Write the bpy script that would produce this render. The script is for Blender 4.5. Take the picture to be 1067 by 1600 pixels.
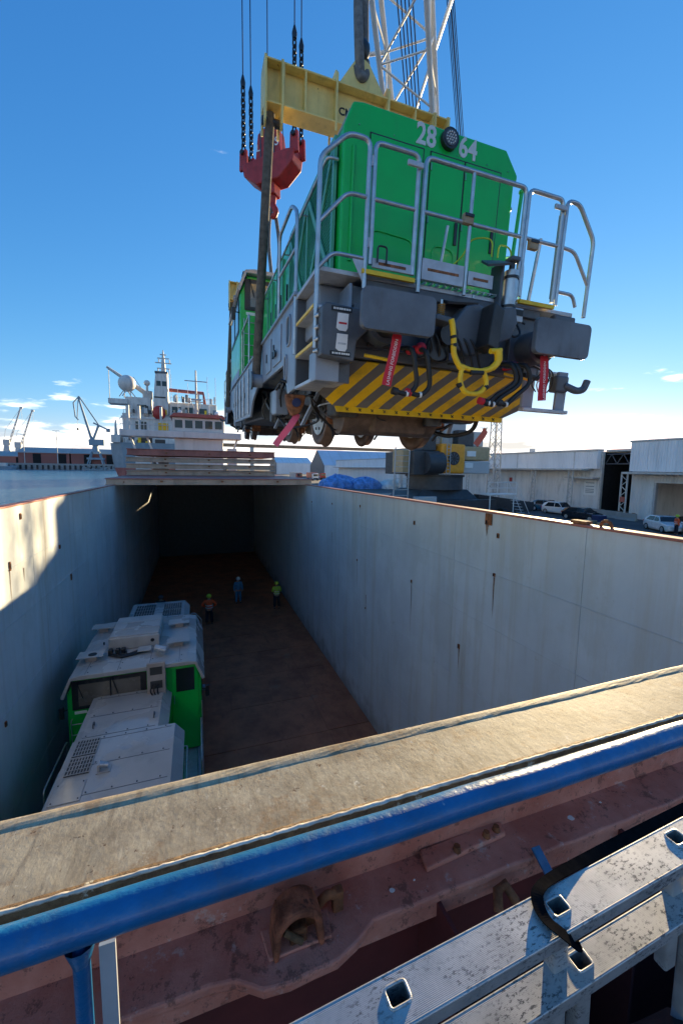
import bpy, bmesh, math, random
from mathutils import Vector, Matrix, Quaternion
random.seed(7)
S = bpy.context.scene
C = S.collection
for o in list(bpy.data.objects): bpy.data.objects.remove(o)
R = math.radians
# ------------------------------------------------------------------ camera
cam_d = bpy.data.cameras.new('camera'); cam = bpy.data.objects.new('camera', cam_d); C.objects.link(cam)
EYE = Vector((0, 0, 5.5))
fwd = Vector((0.337, 0.935, -0.108)).normalized()
upv = Vector((0.023, 0.107, 0.994)); rt = fwd.cross(upv).normalized(); upv = rt.cross(fwd)
cam.matrix_world = Matrix(((rt.x, upv.x, -fwd.x, EYE.x), (rt.y, upv.y, -fwd.y, EYE.y), (rt.z, upv.z, -fwd.z, EYE.z), (0, 0, 0, 1)))
cam_d.sensor_fit = 'VERTICAL'; cam_d.sensor_height = 36; cam_d.lens = 36 * 630 / 1600
cam_d.clip_start = 0.05; cam_d.clip_end = 6000
S.camera = cam
# ------------------------------------------------------------------ sky, sun, exposure
SUN_EL, SUN_AZ = R(8.8), R(49)         # azimuth measured from +Y towards +X
w = bpy.data.worlds.new('World'); S.world = w; w.use_nodes = True
nt = w.node_tree; nt.nodes.clear()
def wn(t, **k):
    n = nt.nodes.new(t)
    for a, b in k.items(): setattr(n, a, b)
    return n
def wl(a, b): nt.links.new(a, b)
sky = wn('ShaderNodeTexSky', sky_type='NISHITA', sun_disc=False, sun_elevation=SUN_EL, sun_rotation=SUN_AZ, altitude=0, air_density=1.0, dust_density=0.02, ozone_density=6.0)
# film response of the sky: one power curve per channel, the same for the whole dome
sc_ = wn('ShaderNodeSeparateColor'); wl(sky.outputs[0], sc_.inputs[0]); hs = wn('ShaderNodeCombineColor')
for i_, (g_, k_) in enumerate(((1.30, 0.57), (0.86, 0.405), (0.58, 0.53))):
    pw = wn('ShaderNodeMath', operation='POWER'); pw.inputs[1].default_value = g_; wl(sc_.outputs[i_], pw.inputs[0])
    ml = wn('ShaderNodeMath', operation='MULTIPLY'); ml.inputs[1].default_value = k_; wl(pw.outputs[0], ml.inputs[0]); wl(ml.outputs[0], hs.inputs[i_])
tc = wn('ShaderNodeTexCoord'); sep = wn('ShaderNodeSeparateXYZ'); wl(tc.outputs['Generated'], sep.inputs[0])
# clouds: low bank of cumulus round the whole horizon
mp = wn('ShaderNodeMapping'); mp.inputs['Scale'].default_value = (3.2, 3.2, 16); wl(tc.outputs['Generated'], mp.inputs[0])
nz = wn('ShaderNodeTexNoise'); nz.inputs['Scale'].default_value = 1.6; nz.inputs['Detail'].default_value = 8; nz.inputs['Roughness'].default_value = 0.55; wl(mp.outputs[0], nz.inputs[0])
band = wn('ShaderNodeMapRange'); band.inputs[1].default_value = 0.015; band.inputs[2].default_value = 0.24; band.inputs[3].default_value = 0.20; band.inputs[4].default_value = -0.14
wl(sep.outputs[2], band.inputs[0])
ad = wn('ShaderNodeMath', operation='ADD'); wl(nz.outputs[0], ad.inputs[0]); wl(band.outputs[0], ad.inputs[1])
cm = wn('ShaderNodeMapRange', interpolation_type='SMOOTHSTEP'); cm.inputs[1].default_value = 0.565; cm.inputs[2].default_value = 0.68; wl(ad.outputs[0], cm.inputs[0])
cd = wn('ShaderNodeMapRange'); cd.inputs[1].default_value = 0.62; cd.inputs[2].default_value = 0.80; cd.inputs[3].default_value = 1.0; cd.inputs[4].default_value = 0.42; wl(ad.outputs[0], cd.inputs[0])
cc = wn('ShaderNodeMix', data_type='RGBA', blend_type='MULTIPLY'); cc.inputs[0].default_value = 1.0; cc.inputs[6].default_value = (2.6, 2.5, 2.35, 1); wl(cd.outputs[0], cc.inputs[7])
mx = wn('ShaderNodeMix', data_type='RGBA'); wl(cm.outputs[0], mx.inputs[0]); wl(hs.outputs[0], mx.inputs[6]); wl(cc.outputs[2], mx.inputs[7])
bg = wn('ShaderNodeBackground'); bg.inputs[1].default_value = 0.12; wl(mx.outputs[2], bg.inputs[0])
wo = wn('ShaderNodeOutputWorld'); wl(bg.outputs[0], wo.inputs[0])
sd = bpy.data.lights.new('sun', 'SUN'); sd.energy = 2.0; sd.angle = R(0.5); sd.color = (1.0, 0.77, 0.44)
sun = bpy.data.objects.new('sun', sd); C.objects.link(sun)
sdir = Vector((math.cos(SUN_EL) * math.sin(SUN_AZ), math.cos(SUN_EL) * math.cos(SUN_AZ), math.sin(SUN_EL)))
sun.rotation_euler = (-sdir).to_track_quat('-Z', 'Y').to_euler(); sun.location = sdir * 60 + Vector((0, 0, 20))
S.view_settings.view_transform = 'Standard'; S.view_settings.look = 'None'; S.view_settings.gamma = 1; S.view_settings.exposure = 2.85
S.cycles.max_bounces = 9; S.cycles.diffuse_bounces = 7; S.cycles.glossy_bounces = 3; S.cycles.caustics_reflective = False; S.cycles.caustics_refractive = False

# ------------------------------------------------------------------ materials
def new_mat(name):
    m = bpy.data.materials.new(name); m.use_nodes = True
    t = m.node_tree; b = t.nodes['Principled BSDF']
    return m, t, b
def N(t, ty, **k):
    n = t.nodes.new(ty)
    for a, v in k.items(): setattr(n, a, v)
    return n
def noise(t, scale, vec, detail=5, rough=0.55, mapscale=None):
    if mapscale:
        mm = N(t, 'ShaderNodeMapping'); mm.inputs['Scale'].default_value = mapscale; t.links.new(vec, mm.inputs[0]); vec = mm.outputs[0]
    n = N(t, 'ShaderNodeTexNoise'); n.inputs['Scale'].default_value = scale; n.inputs['Detail'].default_value = detail; n.inputs['Roughness'].default_value = rough
    t.links.new(vec, n.inputs[0]); return n.outputs[0]
def rng(t, v, a, b, c=0., d=1., smooth=True):
    n = N(t, 'ShaderNodeMapRange'); n.interpolation_type = 'SMOOTHSTEP' if smooth else 'LINEAR'
    for i, x in enumerate((a, b, c, d)): n.inputs[i + 1].default_value = x
    t.links.new(v, n.inputs[0]); return n.outputs[0]
def mixc(t, f, a, b):
    n = N(t, 'ShaderNodeMix', data_type='RGBA')
    for sock, v in ((n.inputs[0], f), (n.inputs[6], a), (n.inputs[7], b)):
        if hasattr(v, 'node'): t.links.new(v, sock)
        elif isinstance(v, (int, float)): sock.default_value = v
        else: sock.default_value = (*v[:3], 1)
    return n.outputs[2]
def mixf(t, f, a, b):
    n = N(t, 'ShaderNodeMix', data_type='FLOAT')
    for sock, v in ((n.inputs[0], f), (n.inputs[2], a), (n.inputs[3], b)):
        if hasattr(v, 'node'): t.links.new(v, sock)
        else: sock.default_value = v
    return n.outputs[0]
def mth(t, op, a, b=0.):
    n = N(t, 'ShaderNodeMath', operation=op)
    for i, v in enumerate((a, b)):
        if hasattr(v, 'node'): t.links.new(v, n.inputs[i])
        else: n.inputs[i].default_value = v
    return n.outputs[0]
def bump(t, b, h, strength, dist=0.01):
    n = N(t, 'ShaderNodeBump'); n.inputs['Strength'].default_value = strength; n.inputs['Distance'].default_value = dist
    t.links.new(h, n.inputs['Height']); t.links.new(n.outputs[0], b.inputs['Normal'])
def mul(c, k): return tuple(min(1, max(0, x * k)) for x in c[:3])
def mat(name, col, rough=0.5, metal=0., var=0.12, vs=3., bs=0, bst=0.3, rust=0., rcol=(0.13, 0.05, 0.02), rs=3., streak=0., coat=0., dirt=0.):
    m, t, b = new_mat(name)
    tcn = N(t, 'ShaderNodeTexCoord'); v = tcn.outputs['Object']
    ms = (1, 1, 0.12) if streak else None
    f = rng(t, noise(t, vs, v, 6, 0.6, ms), 0.3, 0.7)
    c = mixc(t, f, mul(col, 1 - var), mul(col, 1 + var)); r = mixf(t, f, rough + 0.06, max(0.03, rough - 0.05))
    if dirt:
        g = rng(t, noise(t, vs * 2.3, v, 8, 0.65, (1, 1, 0.25)), 0.5, 0.75); g = mth(t, 'MULTIPLY', g, dirt)
        c = mixc(t, g, c, (0.09, 0.08, 0.065)); r = mixf(t, g, r, 0.85)
    if rust:
        g = rng(t, noise(t, rs, v, 10, 0.68, (1, 1, 0.35) if streak else None), 0.72 - rust * 0.3, 0.76 - rust * 0.26)
        rc = mixc(t, noise(t, rs * 4, v, 4), mul(rcol, .6), mul(rcol, 1.5))
        c = mixc(t, g, c, rc); r = mixf(t, g, r, 0.9)
        if metal: t.links.new(mixf(t, g, metal, 0.), b.inputs['Metallic'])
    t.links.new(c, b.inputs['Base Color']); t.links.new(r, b.inputs['Roughness'])
    if not (rust and metal): b.inputs['Metallic'].default_value = metal
    if coat: b.inputs['Coat Weight'].default_value = coat; b.inputs['Coat Roughness'].default_value = 0.08
    if bs: bump(t, b, noise(t, bs, v, 6, 0.6), bst)
    return m

M = {}
M['green'] = mat('loco_green', (0.001, 0.48, 0.06), 0.33, var=0.08, vs=1.6, coat=0.3, dirt=0.10)
M['green_side'] = mat('loco_green_panel', (0.02, 0.26, 0.13), 0.35, var=0.08, vs=2)
M['green_bar'] = mat('brace_green', (0.10, 0.38, 0.26), 0.4, var=0.08)
M['frame'] = mat('loco_frame_grey', (0.24, 0.28, 0.34), 0.42, var=0.1, vs=2, dirt=0.2)
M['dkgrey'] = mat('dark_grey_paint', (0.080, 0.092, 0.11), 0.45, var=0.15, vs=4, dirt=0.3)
M['strapblack'] = mat('strap_black', (0.008, 0.008, 0.009), 0.95, var=0.2, vs=60); M['strapblack'].node_tree.nodes['Principled BSDF'].inputs['Specular IOR Level'].default_value = 0.0
M['black'] = mat('black_rubber', (0.012, 0.013, 0.015), 0.55, var=0.2)
M['blackm'] = mat('black_steel', (0.018, 0.019, 0.022), 0.4, var=0.3, vs=6, dirt=0.4)
M['galv'] = mat('galvanised_tube', (0.46, 0.48, 0.50), 0.38, 0.75, var=0.12, vs=9, dirt=0.15)
M['galvp'] = mat('galvanised_plate', (0.46, 0.48, 0.51), 0.5, 0.35, var=0.12, vs=7, rust=0.12, rs=9, rcol=(.3, .12, .08))
M['roofgrey'] = mat('loco_roof_grey', (0.42, 0.40, 0.38), 0.4, var=0.1, vs=0.8, dirt=0.25)
def wet_(m):
    t = m.node_tree; b = t.nodes['Principled BSDF']; v = N(t, 'ShaderNodeTexCoord').outputs['Object']
    g = rng(t, noise(t, .75, v, 5, .5), .50, .53); t.links.new(mixf(t, g, .5, .10), b.inputs['Roughness'])      # standing rain water
wet_(M['roofgrey'])
M['yellow'] = mat('yellow_paint', (0.85, 0.52, 0.01), 0.45, var=0.1, vs=5, dirt=0.25)
M['beam'] = mat('spreader_yellow', (0.80, 0.62, 0.22), 0.5, var=0.1, vs=3, rust=0.22, rs=4, dirt=0.3)
M['red'] = mat('red_steel', (0.42, 0.03, 0.025), 0.5, var=0.2, vs=4, dirt=0.45)
M['ribbon'] = mat('red_ribbon', (0.55, 0.02, 0.04), 0.7, var=0.1)
M['pink'] = mat('pink_ribbon', (0.62, 0.10, 0.20), 0.7, var=0.1)
M['white'] = mat('white_paint', (0.78, 0.78, 0.76), 0.45, var=0.05)
M['digit'] = mat('number_white', (0.62, 0.66, 0.66), 0.5, var=0.05)
M['glass'] = mat('dark_glass', (0.02, 0.025, 0.03), 0.06, var=0.1)
M['blind'] = mat('sun_blind_beige', (0.15, 0.13, 0.105), 0.25, var=0.12, vs=3, coat=0.8)
M['wheel'] = mat('wheel_rust', (0.11, 0.065, 0.045), 0.6, 0.2, var=0.3, vs=5)
M['tread'] = mat('wheel_rim_steel', (0.35, 0.35, 0.35), 0.4, 0.7, var=0.2)
M['bogie'] = mat('bogie_grime', (0.060, 0.055, 0.05), 0.6, var=0.4, vs=5, rust=0.12, rs=5)
M['motor'] = mat('motor_brown', (0.11, 0.075, 0.055), 0.65, var=0.4, vs=5)
M['sling'] = mat('sling_webbing', (0.12, 0.095, 0.07), 0.85, var=0.3, vs=14, bs=60)
M['strapgrey'] = mat('sling_grey', (0.16, 0.15, 0.14), 0.85, var=0.3, vs=12, bs=60)
M['cable'] = mat('steel_cable', (0.03, 0.04, 0.08), 0.5, 0.4, var=0.2)
M['cream'] = mat('boom_cream', (0.74, 0.74, 0.71), 0.5, var=0.06)
M['blue'] = mat('rail_blue', (0.006, 0.115, 0.28), 0.36, var=0.25, vs=9, bs=70, bst=0.25, coat=0.3, dirt=0.3, rust=0.16, rs=26, rcol=(.30, .33, .36))
M['rusty'] = mat('rusty_steel', (0.22, 0.085, 0.035), 0.85, var=0.55, vs=14, bs=40, bst=0.8)
M['lugrust'] = mat('flaking_rust', (0.27, 0.09, 0.045), 0.9, var=0.6, vs=22, bs=60, bst=1.0, rust=0.35, rs=18, rcol=(.10, .035, .02))
M['orange'] = mat('hi_vis_orange', (0.75, 0.10, 0.02), 0.7, var=0.1)
M['lime'] = mat('hi_vis_lime', (0.45, 0.62, 0.05), 0.7, var=0.1)
M['navy'] = mat('navy_cloth', (0.012, 0.014, 0.025), 0.85, var=0.2)
M['coverall'] = mat('blue_coverall', (0.06, 0.20, 0.34), 0.85, var=0.15, vs=10)
M['skin'] = mat('skin', (0.42, 0.24, 0.16), 0.6, var=0.05)
M['silver'] = mat('reflective_tape', (0.7, 0.7, 0.68), 0.35, var=0.05)
M['shipwhite'] = mat('ship_white', (0.60, 0.57, 0.53), 0.5, var=0.12, vs=.6, rust=0.16, rs=.7, streak=1, dirt=0.3)
M['shipgrey'] = mat('ship_hull_grey', (0.20, 0.25, 0.28), 0.55, var=0.12, vs=0.3)
M['shipred'] = mat('ship_red', (0.36, 0.09, 0.07), 0.55, var=0.15, vs=0.8)
M['hatchred'] = mat('hatch_red', (0.38, 0.13, 0.10), 0.6, var=0.2, vs=1.5, dirt=0.4)
M['hatchbeige'] = mat('hatch_beige', (0.42, 0.30, 0.22), 0.6, var=0.18, vs=1.5, rust=0.26, rs=2.5, dirt=0.35)
M['concrete'] = mat('concrete', (0.30, 0.29, 0.27), 0.9, var=0.15, vs=0.6, bs=8)
M['asphalt'] = mat('asphalt', (0.075, 0.078, 0.082), 0.85, var=0.2, vs=0.15, bs=30, bst=0.2)
M['shedred'] = mat('shed_red', (0.30, 0.11, 0.09), 0.8, var=0.1, vs=0.05)
M['roofpale'] = mat('roof_pale', (0.38, 0.38, 0.37), 0.7, var=0.1, vs=0.03)
M['craneblue'] = mat('crane_bluegrey', (0.22, 0.30, 0.36), 0.6, var=0.1, vs=0.1)
M['cranegrey'] = mat('crane_pale', (0.45, 0.46, 0.46), 0.6, var=0.1, vs=0.1)
M['wall_pale'] = mat('warehouse_panel', (0.76, 0.77, 0.78), 0.55, var=0.06, vs=0.5, rust=0.08, rs=0.8, streak=1, dirt=0.15)
M['wall_dirty'] = mat('warehouse_lower_panel', (0.70, 0.69, 0.67), 0.6, var=0.1, vs=0.7, rust=0.12, rs=0.9, streak=1, dirt=0.35)
M['steelpale'] = mat('column_paint', (0.50, 0.49, 0.46), 0.6, var=0.12, vs=2)
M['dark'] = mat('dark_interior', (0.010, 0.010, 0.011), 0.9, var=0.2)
def ribs_(m, axis, sc, st=.5):
    t = m.node_tree; b = t.nodes['Principled BSDF']; v = N(t, 'ShaderNodeTexCoord').outputs['Object']
    wv = N(t, 'ShaderNodeTexWave', bands_direction=axis); wv.inputs['Scale'].default_value = sc; t.links.new(v, wv.inputs[0]); bump(t, b, wv.outputs[1], st, .06)
ribs_(M['wall_pale'], 'Y', 1.1); ribs_(M['wall_dirty'], 'Y', 1.1)
M['tarp'] = mat('blue_tarpaulin', (0.12, 0.26, 0.55), 0.4, var=0.35, vs=1, bs=2.2, bst=1.0)
M['tentskin'] = mat('tent_skin', (0.55, 0.62, 0.70), 0.55, var=0.06, vs=0.1)
M['cranorange'] = mat('crane_orange', (0.80, 0.33, 0.02), 0.45, var=0.08)
M['cranetan'] = mat('crane_tan', (0.45, 0.33, 0.18), 0.5, var=0.1)
M['cranebody'] = mat('crane_body_grey', (0.045, 0.05, 0.058), 0.5, var=0.12, dirt=0.3)
M['tyre'] = mat('tyre', (0.014, 0.014, 0.015), 0.85, var=0.1)
M['rim'] = mat('alloy_rim', (0.5, 0.5, 0.5), 0.35, 0.6, var=0.1)
M['carwhite'] = mat('car_white', (0.75, 0.75, 0.75), 0.25, var=0.02, coat=1)
M['carblack'] = mat('car_black', (0.012, 0.014, 0.02), 0.22, var=0.05, coat=1)
M['carteal'] = mat('car_teal', (0.03, 0.13, 0.20), 0.25, var=0.05, coat=1)
M['lampred'] = mat('lamp_red', (0.5, 0.01, 0.01), 0.3)
M['stain'] = mat('rust_stain', (0.22, 0.15, 0.11), 0.7, var=0.3, vs=8)
M['sunlitpale'] = mat('sunlit_edge_pale', (0.55, 0.50, 0.42), 0.7, var=0.3, vs=20, rust=0.4, rs=14)  # pale tone painted as sunlight on the lip edge, broken by rust
M['timberbrown'] = mat('brown_beam', (0.33, 0.20, 0.11), 0.7, var=0.2)
M['timber'] = mat('timber', (0.36, 0.27, 0.17), 0.8, var=0.25, vs=5)

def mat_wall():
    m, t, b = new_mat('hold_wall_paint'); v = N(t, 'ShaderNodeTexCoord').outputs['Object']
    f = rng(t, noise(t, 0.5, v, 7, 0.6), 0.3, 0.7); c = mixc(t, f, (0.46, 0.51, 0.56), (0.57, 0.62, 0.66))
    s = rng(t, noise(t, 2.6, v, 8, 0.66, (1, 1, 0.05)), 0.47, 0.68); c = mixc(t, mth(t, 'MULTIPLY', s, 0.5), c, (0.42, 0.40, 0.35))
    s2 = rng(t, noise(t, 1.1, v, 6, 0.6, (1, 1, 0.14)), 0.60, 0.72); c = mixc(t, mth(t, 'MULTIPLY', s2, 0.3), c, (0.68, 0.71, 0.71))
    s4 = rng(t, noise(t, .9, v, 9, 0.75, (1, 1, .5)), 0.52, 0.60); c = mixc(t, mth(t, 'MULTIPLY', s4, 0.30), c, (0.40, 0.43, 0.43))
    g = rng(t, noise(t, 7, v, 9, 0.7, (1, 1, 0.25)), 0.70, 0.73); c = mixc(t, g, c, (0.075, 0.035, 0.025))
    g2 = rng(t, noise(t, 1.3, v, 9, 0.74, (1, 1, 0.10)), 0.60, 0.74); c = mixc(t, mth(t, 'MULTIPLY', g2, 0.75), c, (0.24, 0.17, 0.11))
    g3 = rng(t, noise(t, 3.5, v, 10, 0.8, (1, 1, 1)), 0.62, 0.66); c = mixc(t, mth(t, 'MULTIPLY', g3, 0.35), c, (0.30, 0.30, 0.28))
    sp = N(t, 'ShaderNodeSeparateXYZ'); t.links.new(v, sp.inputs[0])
    # darker band near the tank top, with its own ragged edge
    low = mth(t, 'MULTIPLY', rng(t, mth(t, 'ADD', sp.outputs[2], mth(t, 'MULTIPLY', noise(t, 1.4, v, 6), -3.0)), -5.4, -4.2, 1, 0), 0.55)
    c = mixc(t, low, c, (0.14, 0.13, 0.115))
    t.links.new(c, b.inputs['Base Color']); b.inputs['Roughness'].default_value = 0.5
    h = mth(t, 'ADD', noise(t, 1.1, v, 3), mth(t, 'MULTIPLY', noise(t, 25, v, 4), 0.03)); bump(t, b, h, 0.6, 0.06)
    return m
M['holdwall'] = mat_wall()
def mat_floor():
    m, t, b = new_mat('hold_floor_rust'); v = N(t, 'ShaderNodeTexCoord').outputs['Object']
    f = rng(t, noise(t, 1.2, v, 8, 0.65), 0.3, 0.7); c = mixc(t, f, (0.27, 0.095, 0.05), (0.46, 0.17, 0.085))
    g = rng(t, noise(t, 4, v, 8, 0.7, (1, .3, 1)), 0.55, 0.7); c = mixc(t, mth(t, 'MULTIPLY', g, 0.6), c, (0.15, 0.06, 0.036))
    g = rng(t, noise(t, .55, v, 8, 0.7), 0.60, 0.66); c = mixc(t, mth(t, 'MULTIPLY', g, 0.5), c, (0.28, 0.17, 0.12))
    t.links.new(c, b.inputs['Base Color']); b.inputs['Roughness'].default_value = 0.75
    bump(t, b, noise(t, 12, v, 7, 0.7), 0.4, 0.02); return m
M['holdfloor'] = mat_floor()
def mat_coaming():
    m, t, b = new_mat('coaming_weathered'); v = N(t, 'ShaderNodeTexCoord').outputs['Object']
    f = rng(t, noise(t, 9, v, 9, 0.7), 0.3, 0.7); c = mixc(t, f, (0.21, 0.165, 0.105), (0.43, 0.36, 0.245))
    s = rng(t, noise(t, 55, v, 8, 0.75, (1, .55, 0.55)), 0.46, 0.66); c = mixc(t, mth(t, 'MULTIPLY', s, 0.6), c, (0.20, 0.15, 0.09))
    s = rng(t, noise(t, 48, v, 8, 0.75, (1, .55, 0.55)), 0.55, 0.68); c = mixc(t, mth(t, 'MULTIPLY', s, 0.6), c, (0.58, 0.50, 0.36))
    bp_ = rng(t, noise(t, 2.2, v, 8, 0.7), 0.42, 0.62); c = mixc(t, mth(t, 'MULTIPLY', bp_, 0.5), c, (0.52, 0.44, 0.29))
    sk_ = rng(t, noise(t, 30, v, 6, 0.7, (1, .10, 1)), 0.52, 0.66); c = mixc(t, mth(t, 'MULTIPLY', sk_, 0.45), c, (0.13, 0.095, 0.055))
    g = rng(t, noise(t, 7, v, 10, 0.78), 0.53, 0.62); c = mixc(t, mth(t, 'MULTIPLY', g, 0.6), c, (0.26, 0.15, 0.065))
    g = rng(t, noise(t, 24, v, 10, 0.8), 0.60, 0.63); c = mixc(t, g, c, (0.10, 0.05, 0.025))
    g = rng(t, noise(t, 16, v, 10, 0.8), 0.62, 0.645); c = mixc(t, g, c, (0.62, 0.56, 0.45))
    t.links.new(c, b.inputs['Base Color']); b.inputs['Roughness'].default_value = 0.7
    bump(t, b, mth(t, 'ADD', noise(t, 70, v, 8, 0.75, (1, .6, 1)), mth(t, 'MULTIPLY', noise(t, 15, v, 5), .6)), 0.35, 0.004); return m
M['coaming'] = mat_coaming()
def mat_lip():
    m, t, b = new_mat('coaming_lip_rust'); v = N(t, 'ShaderNodeTexCoord').outputs['Object']
    c = mixc(t, rng(t, noise(t, 30, v, 9, 0.7), .3, .7), (0.07, 0.042, 0.022), (0.20, 0.125, 0.06))
    g = rng(t, noise(t, 12, v, 9, 0.75), 0.60, 0.64); c = mixc(t, g, c, (0.40, 0.38, 0.31))
    t.links.new(c, b.inputs['Base Color']); b.inputs['Roughness'].default_value = 0.8
    bump(t, b, noise(t, 70, v, 8, 0.7), 0.7, 0.006); return m
M['lip'] = mat_lip()
def mat_deck():
    m, t, b = new_mat('deck_red_oxide'); v = N(t, 'ShaderNodeTexCoord').outputs['Object']
    c = mixc(t, rng(t, noise(t, 6, v, 8, 0.65), .3, .7), (0.50, 0.165, 0.115), (0.66, 0.29, 0.22))
    g = rng(t, noise(t, 11, v, 10, 0.78), 0.54, 0.60); c = mixc(t, mth(t, 'MULTIPLY', g, .7), c, (0.15, 0.06, 0.045))
    g = rng(t, noise(t, 45, v, 8, 0.8), 0.60, 0.64); c = mixc(t, mth(t, 'MULTIPLY', g, .8), c, (0.09, 0.045, 0.035))
    g = rng(t, noise(t, 14, v, 10, 0.75), 0.58, 0.66); c = mixc(t, mth(t, 'MULTIPLY', g, .6), c, (0.62, 0.50, 0.46))
    g = rng(t, noise(t, 5, v, 9, 0.75), 0.66, 0.70); c = mixc(t, g, c, (0.26, 0.055, 0.03))
    t.links.new(c, b.inputs['Base Color']); b.inputs['Roughness'].default_value = 0.55
    bump(t, b, mth(t, 'ADD', noise(t, 9, v, 5), mth(t, 'MULTIPLY', noise(t, 60, v, 8, .8), .6)), 0.8, 0.008); return m
M['deckred'] = mat_deck()
M['deepred_shade'] = mat('deep_red_shade', (0.10, 0.018, 0.018), 0.7, var=0.2, vs=4)  # dark red with the shade of the bow recess put into its colour
def mat_alu():
    m, t, b = new_mat('ladder_aluminium'); v = N(t, 'ShaderNodeTexCoord').outputs['Object']
    f = rng(t, noise(t, 14, v, 6), .3, .7); c = mixc(t, f, (0.40, 0.395, 0.385), (0.56, 0.55, 0.53))
    big = rng(t, noise(t, 5.5, v, 6, .7), .44, .60)
    g = rng(t, noise(t, 170, v, 7, 0.75, (.5, 1, 1)), 0.53, 0.565); g = mth(t, 'MULTIPLY', g, big); c = mixc(t, mth(t, 'MULTIPLY', g, .88), c, (0.045, 0.045, 0.05))
    t.links.new(c, b.inputs['Base Color']); t.links.new(mixf(t, g, 0.55, 0.0), b.inputs['Metallic']); b.inputs['Roughness'].default_value = 0.42
    wv = N(t, 'ShaderNodeTexWave', bands_direction='Y'); wv.inputs['Scale'].default_value = 160; t.links.new(v, wv.inputs[0])
    bump(t, b, mth(t, 'ADD', mth(t, 'MULTIPLY', wv.outputs[1], .6), noise(t, 160, v, 4)), 0.22, 0.0008); return m
M['alu'] = mat_alu()
def mat_hazard():
    m, t, b = new_mat('hazard_stripes'); v = N(t, 'ShaderNodeTexCoord').outputs['Object']; sp = N(t, 'ShaderNodeSeparateXYZ'); t.links.new(v, sp.inputs[0])
    a = mth(t, 'ADD', mth(t, 'MULTIPLY', sp.outputs[0], 1.0), mth(t, 'MULTIPLY', sp.outputs[2], -0.85))
    fr = mth(t, 'FRACT', mth(t, 'MULTIPLY', mth(t, 'ADD', a, 10.), 3.6)); s = mth(t, 'GREATER_THAN', fr, 0.5)
    c = mixc(t, s, (0.85, 0.50, 0.008), (0.15, 0.14, 0.13)); d = mth(t, 'MULTIPLY', rng(t, noise(t, 5, v, 8, .7), .45, .7), .35); c = mixc(t, d, c, (0.10, 0.075, 0.05))
    t.links.new(c, b.inputs['Base Color']); b.inputs['Roughness'].default_value = 0.45; return m
M['hazard'] = mat_hazard()
def mat_bw():
    m, t, b = new_mat('black_white_stripes'); v = N(t, 'ShaderNodeTexCoord').outputs['Object']; sp = N(t, 'ShaderNodeSeparateXYZ'); t.links.new(v, sp.inputs[0])
    s = mth(t, 'GREATER_THAN', mth(t, 'FRACT', mth(t, 'MULTIPLY', mth(t, 'ADD', sp.outputs[1], sp.outputs[2]), 1.8)), .5)
    t.links.new(mixc(t, s, (.7, .7, .7), (.02, .02, .02)), b.inputs['Base Color']); return m
M['bw'] = mat_bw()
def mat_grille(name, c1, c2, axis, sc, rough=.5):
    m, t, b = new_mat(name); v = N(t, 'ShaderNodeTexCoord').outputs['Object']
    wv = N(t, 'ShaderNodeTexWave', bands_direction=axis); wv.inputs['Scale'].default_value = sc; t.links.new(v, wv.inputs[0])
    t.links.new(mixc(t, rng(t, wv.outputs[1], .3, .7), c1, c2), b.inputs['Base Color']); b.inputs['Roughness'].default_value = rough; bump(t, b, wv.outputs[1], .6, .01); return m
M['mesh'] = mat_grille('perforated_green', (0.015, 0.15, 0.08), (0.03, 0.30, 0.16), 'Z', 7)
def mat_water():
    m, t, b = new_mat('harbour_water'); v = N(t, 'ShaderNodeTexCoord').outputs['Object']
    b.inputs['Base Color'].default_value = (0.05, 0.14, 0.22, 1); b.inputs['Roughness'].default_value = 0.16; b.inputs['IOR'].default_value = 1.33
    h = mth(t, 'ADD', noise(t, 0.5, v, 6, .6, (1, .6, 1)), mth(t, 'MULTIPLY', noise(t, 2.4, v, 4, .6), .4)); bump(t, b, h, 1.0, 0.9); return m
M['water'] = mat_water()

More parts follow.
